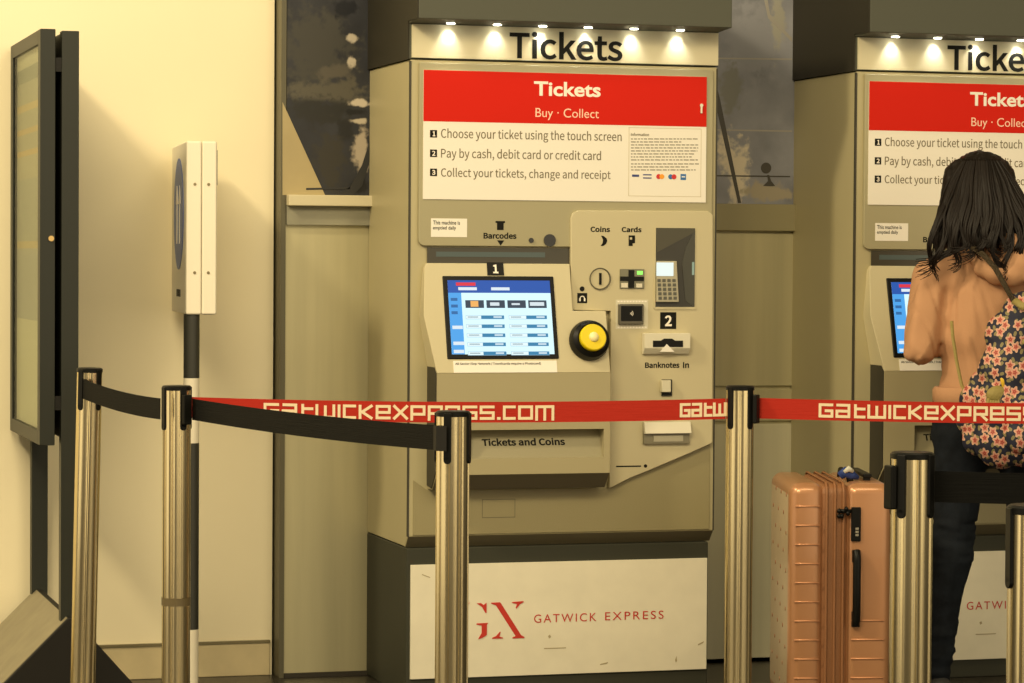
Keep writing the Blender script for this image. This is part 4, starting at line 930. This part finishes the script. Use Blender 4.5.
# jacket
def crease(co):
    a_ = noise.noise(Vector((co.x*8+3, co.y*8, co.z*6))); b_ = noise.noise(Vector((co.x*17+co.z*9, co.y*15, co.z*13-co.x*8)))
    c_ = noise.noise(Vector((co.x*15+co.z*4, co.y*12, co.z*5+7)))
    return .008*a_-.005*max(0, .22-abs(c_))/.22+.003*b_
g = G()
g.cap(pp(987, 278, -.01), .128, pp(984, 340, -.005), .142, sy=.78); g.cap(pp(989, 340, 0), .138, pp(988, 395, 0), .158, n=9, sy=.76)
g.cap(pp(932, 276, -.01), .064, pp(1044, 276, -.01), .060, n=12)
g.cap(pp(985, 250, -.02), .070, pp(988, 270, -.02), .10, n=5)
for a, b, c in ((pp(930, 279, -.01), pp(917, 349, -.05), pp(938, 342, .13)), (pp(1046, 279, -.01), pp(1062, 343, -.05), pp(1044, 334, .15))):
    md = a.lerp(b, .5)
    g.cap(a, .064, md, .066, n=10, sub=1); g.cap(md, .066, b, .062, n=8, sub=1); g.cap(b, .062, c, .046, n=12, sub=1)
jk = remesh(g, .007, 24, crease).done('hooded_jacket', JACK, pb, smooth=True)
# hood lying on the upper back
g = G()
for k in range(9):
    a = PI*k/8; g.ball(pp(1006-40*math.cos(a), 240+34*math.sin(a), -.08-.05*math.sin(a)), .032+.010*math.sin(a), (1, .8, 1), 2)
g.cap(pp(1006, 246, -.11), .045, pp(1012, 268, -.12), .042)
remesh(g, .006, 14, lambda co: .009*noise.noise(Vector((co.x*7+co.z*8, co.y*10, co.z*26)))).done('hood', JACK, jk, smooth=True)
g = G(); n = 40; c0 = pp(987, 396, 0)
g.bm.faces.ensure_lookup_table()
prof_ = [(.160, .028), (.167, .020), (.166, -.018), (.158, -.024), (.150, -.02), (.150, .028), (.160, .028)]
rings = []
for r_, z_ in prof_:
    rings.append([g.bm.verts.new((c0.x+(r_+.0018*math.cos(n*1.5*2*PI*i/n*1.0))*math.cos(2*PI*i/(n*2)), c0.y+.80*r_*math.sin(2*PI*i/(n*2)), c0.z+z_)) for i in range(n*2)])
for a, b in zip(rings, rings[1:]):
    for i in range(n*2): g.bm.faces.new((a[i], a[(i+1) % (n*2)], b[(i+1) % (n*2)], b[i]))
g.done('jacket_hem', JACK, jk, smooth=True)
# jeans
g = G()
g.cap(pp(966, 412, 0), .115, pp(1010, 412, 0), .115, n=6, sy=.8)
g.cap(pp(964, 435, 0), .105, pp(1014, 435, 0), .105, n=6, sy=.9)
for a, b, c, d in ((hipl, kl, cfl, al), (hipr, kr, cfr, ar)):
    g.cap(a+Vector((0, 0, .0)), .092, a.lerp(b, .55), .080, n=10, sub=1); g.cap(a.lerp(b, .55), .080, b, .070, n=7, sub=1); g.cap(b, .070, c, .064, n=6, sub=1); g.cap(c, .064, d, .052, n=12, sub=1)
def jf(co): return .005*noise.noise(co*13)+(.010*noise.noise(Vector((co.x*12, co.y*12, co.z*45))) if co.z < .25 or .42 < co.z < .55 else 0)
remesh(g, .008, 6, jf).done('jeans', JEAN, pb, smooth=True)
for d in (al, ar):
    g = G(); g.cap(Vector((d.x, d.y-.02, .045)), .042, Vector((d.x-.005, d.y+.16, .032)), .030, n=10); g.box(d.x-.04, d.x+.04, d.y-.06, d.y+.19, .0, .02)
    remesh(g, .006, 4).done('shoe', mat('shoe_dark', (.03, .03, .03), .6), pb, smooth=True)
# hair: a full mass with loose waving strands
g = G()
def hp(px, py, off, r, sx=1, sy=1, sz=1): g.ball(pp(px, py, off), r, (sx, sy, sz), 2)
g.ball(hc+Vector((0, -.018, .006)), .110, (.97, .95, 1.03), 3)
for i in range(9):
    f = i/8; yy = 180+f*54; wd = 24+f*10; of = -.03-.085*f; r_ = .060-.022*f
    for j in range(7):
        u_ = -1+j/3; hp(979-5*f+u_*wd*(.75+.25*f), yy+abs(u_)*3*f, of+.03*abs(u_), r_, 1, .8, 1.1)
def hf(co): return .005*noise.noise(Vector((co.x*55, co.y*55, co.z*5)))+.003*noise.noise(Vector((co.x*130, co.y*130, co.z*9)))
g2 = remesh(g, .0055, 14, hf)
rnd = random.Random(11)
def strand(pa, r0=.006, curl=.010, n=16, ph=None):
    ph = rnd.random()*6 if ph is None else ph; out = []; rad = []
    m_ = len(pa)-1
    for i in range(n+1):
        t_ = i/n*m_; k = min(int(t_), m_-1); f = t_-k
        q0 = pa[max(k-1, 0)]; q1 = pa[k]; q2 = pa[k+1]; q3 = pa[min(k+2, m_)]
        q = tuple(.5*((2*b)+(-a+c)*f+(2*a-5*b+4*c-d)*f*f+(-a+3*b-3*c+d)*f**3) for a, b, c, d in zip(q0, q1, q2, q3))
        p = pp(*q); cu = curl*(i/n)**1.5*1.1
        p += Vector((cu*math.sin(ph+i*.5), cu*.5*math.cos(ph+i*.5), 0)); out.append(p); rad.append(r0*(.55+.45*math.sin(PI*min(1, i/n*1.2+.15)))*(1-.7*(i/n)**3))
    g2.tube(out, rad, 6, .6)
# locks: bundles that share one wavy path, so that the ends read as separate curls with gaps
locks = [(912, 277, 1.4), (917, 270, .9), (923, 279, 1.1), (929, 267, .9), (936, 262, .7), (942, 270, 1.0), (949, 256, .8), (957, 262, .9), (965, 252, .8), (972, 258, .8), (979, 250, .8),
         (985, 262, 1.0), (990, 279, 1.3), (998, 256, .8), (1005, 277, 1.3), (1009, 262, .8), (1017, 258, .9), (1026, 270, 1.1), (1034, 262, .9), (1041, 268, .9)]
for ex, ey, cl_ in locks:
    d_ = (ex-978)/62; ad_ = abs(d_); ph_ = rnd.random()*6; cw = rnd.uniform(.015, .023)*cl_
    for k in range(11):
        jx, jy = rnd.uniform(-3.2, 3.2), rnd.uniform(-12, 3); q_ = rnd.uniform(-4, 4)
        strand([(978+d_*14+q_, 160, -.090+.03*ad_), (978+d_*31+q_, 188, -.132+.045*ad_), (978+d_*46+q_*.8, 222, -.158+.025*ad_), (ex*.8+978*.2+jx, (ey+232)/2+2, -.175+.035*ad_), (ex+jx*.8, ey+jy, -.165+.045*ad_)], rnd.uniform(.0038, .0062), cw, 26, ph_+rnd.uniform(-.25, .25))
for k in range(190):
    a = rnd.uniform(-1, 1); aa = abs(a)
    strand([(979+a*8, 153+aa*2.5, -.03), (979+a*26, 166+aa*6, -.088+aa*.05), (978+a*36, 192, -.130+aa*.06), (976+a*44, 222, -.156+aa*.045), (974+a*52, 242+rnd.uniform(-6, 16), -.165+aa*.045)], rnd.uniform(.0028, .0045), .007, 18)
g2.done('hair', HAIR, pb, smooth=True)
# ------------------------------------------------------------------ backpack
def floral():
    mt = mat('navy_floral_fabric', (.012, .014, .035), .7); nt = mt.node_tree; b = nt.nodes['Principled BSDF']; L = nt.links.new; N = nt.nodes.new
    tc = N('ShaderNodeTexCoord'); mp = N('ShaderNodeMapping'); L(tc.outputs['Object'], mp.inputs[0])
    # project along y: drop y so the print reads as a flat cloth
    sp_ = N('ShaderNodeSeparateXYZ'); L(mp.outputs[0], sp_.inputs[0]); 
    ad = N('ShaderNodeMath'); ad.operation = 'MULTIPLY_ADD'; L(sp_.outputs[1], ad.inputs[0]); ad.inputs[1].default_value = -.6; L(sp_.outputs[0], ad.inputs[2])
    cb = N('ShaderNodeCombineXYZ'); L(ad.outputs[0], cb.inputs[0]); L(sp_.outputs[2], cb.inputs[1])
    def flower(scale, lobes, rad, offs):
        m2 = N('ShaderNodeMapping'); m2.inputs['Location'].default_value = (offs, offs*.7, 0); L(cb.outputs[0], m2.inputs[0])
        v = N('ShaderNodeTexVoronoi'); v.voronoi_dimensions = '2D'; v.inputs['Scale'].default_value = scale; v.inputs['Randomness'].default_value = .75; L(m2.outputs[0], v.inputs['Vector'])
        sb = N('ShaderNodeVectorMath'); sb.operation = 'SCALE'; sb.inputs['Scale'].default_value = scale; L(m2.outputs[0], sb.inputs[0])
        s3 = N('ShaderNodeVectorMath'); s3.operation = 'SCALE'; s3.inputs['Scale'].default_value = scale; L(v.outputs['Position'], s3.inputs[0])
        s2 = N('ShaderNodeVectorMath'); s2.operation = 'SUBTRACT'; L(sb.outputs[0], s2.inputs[0]); L(s3.outputs[0], s2.inputs[1])
        se = N('ShaderNodeSeparateXYZ'); L(s2.outputs[0], se.inputs[0])
        at2 = N('ShaderNodeMath'); at2.operation = 'ARCTAN2'; L(se.outputs[1], at2.inputs[0]); L(se.outputs[0], at2.inputs[1])
        sc2 = N('ShaderNodeSeparateColor'); L(v.outputs['Color'], sc2.inputs[0])
        ph = N('ShaderNodeMath'); ph.operation = 'MULTIPLY_ADD'; L(at2.outputs[0], ph.inputs[0]); ph.inputs[1].default_value = lobes
        p6 = N('ShaderNodeMath'); p6.operation = 'MULTIPLY'; L(sc2.outputs[0], p6.inputs[0]); p6.inputs[1].default_value = 6.28; L(p6.outputs[0], ph.inputs[2])
        cs = N('ShaderNodeMath'); cs.operation = 'COSINE'; L(ph.outputs[0], cs.inputs[0])
        rm = N('ShaderNodeMath'); rm.operation = 'MULTIPLY_ADD'; L(cs.outputs[0], rm.inputs[0]); rm.inputs[1].default_value = rad*.24; rm.inputs[2].default_value = rad
        dv = N('ShaderNodeMath'); dv.operation = 'DIVIDE'; L(v.outputs['Distance'], dv.inputs[0]); L(rm.outputs[0], dv.inputs[1]); return dv.outputs[0], sc2
    def mixc(fac, a, c):
        mx = N('ShaderNodeMix'); mx.data_type = 'RGBA'; L(fac, mx.inputs[0])
        if isinstance(a, tuple): mx.inputs[6].default_value = (*a, 1)
        else: L(a, mx.inputs[6])
        if isinstance(c, tuple): mx.inputs[7].default_value = (*c, 1)
        else: L(c, mx.inputs[7])
        return mx.outputs[2]
    def less(x, th_): q = N('ShaderNodeMath'); q.operation = 'LESS_THAN'; L(x, q.inputs[0]); q.inputs[1].default_value = th_; return q.outputs[0]
    leaf, lc = flower(44, 2, .28, 3.3)
    f1, c1 = flower(26, 5, .36, 0)
    cr = N('ShaderNodeValToRGB'); L(f1, cr.inputs[0]); e = cr.color_ramp.elements; e[0].position = .0; e[0].color = (.75, .5, .25, 1); e[1].position = 1; e[1].color = (.70, .42, .26, 1)
    for p_, q_ in ((.14, (.22, .015, .015)), (.34, (.42, .06, .05)), (.5, (.60, .24, .18)), (.85, (.62, .38, .27))): k = e.new(p_); k.color = (*q_, 1)
    lm = mixc(less(leaf, 1.0), (.012, .014, .035), (.24, .20, .09))
    L(mixc(less(f1, 1.0), lm, cr.outputs[0]), b.inputs['Base Color'])
    return mt
FLO = floral(); OLV = mat('olive_webbing', (.30, .24, .07), .65, bump=.3, bs=200)
bp_loc = PR+pp(1016, 466, -.2); bp_loc.z = PR.z+pp(1016, 466, -.2).z
t = thing('backpack', 'navy floral backpack with olive straps on the person\'s back', 'backpack', bp_loc)
BO = bp_loc-PR
def bq(px, py, off): return pp(px, py, off)-BO
g = G()
for a in [(1012, 314, -.215, .075), (1000, 335, -.22, .088), (1036, 335, -.22, .088), (998, 368, -.23, .104), (1040, 370, -.23, .10), (993, 405, -.23, .114), (1042, 405, -.23, .108), (990, 432, -.23, .098), (1042, 432, -.23, .1), (1018, 430, -.24, .105)]:
    g.ball(bq(*a[:3]), a[3], (1, .8, 1), 2)
pk = remesh(g, .008, 6, fold(.005, 14)).done('pack_body', FLO, t, smooth=True)
g = G()
for a in [(964, 395, -.20, .048), (962, 415, -.20, .052), (966, 435, -.21, .048), (970, 380, -.20, .038), (973, 425, -.23, .05)]: g.ball(bq(*a[:3]), a[3], (1, 1, 1), 2)
remesh(g, .007, 5, fold(.004, 20)).done('side_pocket', FLO, pk, smooth=True)
g = G()
for a in [(1006, 405, -.30, .06), (1040, 405, -.30, .06), (1004, 430, -.30, .055), (1042, 430, -.30, .058), (1024, 418, -.305, .06)]: g.ball(bq(*a[:3]), a[3], (1, .8, 1), 2)
remesh(g, .007, 5, fold(.004, 16)).done('front_pocket', FLO, pk, smooth=True)
# zip line, handle, straps, tassel
g = G(); g.tube([bq(998, 299, -.285), bq(1005, 305, -.31), bq(1015, 302, -.31), bq(1028, 292, -.305), bq(1040, 296, -.30)], .012, 8, .5); g.done('top_handle', OLV, pk, smooth=True)
g = G(); g.tube([bq(1004, 338, -.31), bq(1018, 343, -.315), bq(1030, 352, -.315), bq(1045, 360, -.31)], .007, 8, .5); g.done('zip_band', OLV, pk, smooth=True)
def strp(pl, r_, name, mt): g = G(); g.tube([bq(*p) for p in pl], r_, 8, .45); return g.done(name, mt, t, smooth=True)
strp([(962, 246, -.150), (973, 254, -.178), (984, 268, -.205), (993, 286, -.225), (1000, 302, -.26)], .009, 'shoulder_strap', mat('dark_chain_strap', (.07, .05, .025), .4, .4, bump=1, bs=220))
strp([(944, 320, -.150), (945, 335, -.155), (948, 358, -.165), (952, 382, -.185), (958, 396, -.205)], .0055, 'lower_strap', OLV)
g = G(); g.tube([bq(986, 364, -.29), bq(986, 375, -.30), bq(987, 386, -.30)], [.004, .009, .003], 8, .6); g.done('zip_pull', mat('zip_yellow', (.75, .48, .03), .4), pk, smooth=True)
g = G(); g.ball(bq(981, 390, -.30), .034, (1.1, .5, .8), 2)
for k in range(9): g.tube([bq(973+k*2, 390, -.305), bq(970+k*2.9, 401, -.312), bq(969+k*3.1, 411, -.305)], .0065, 6)
g.done('olive_tassel', OLV, pk, smooth=True)
g = G(); g.ball(bq(1022, 452, -.345), .022, (1.6, .4, .7), 2); g.done('leather_patch', OLV, pk, smooth=True)
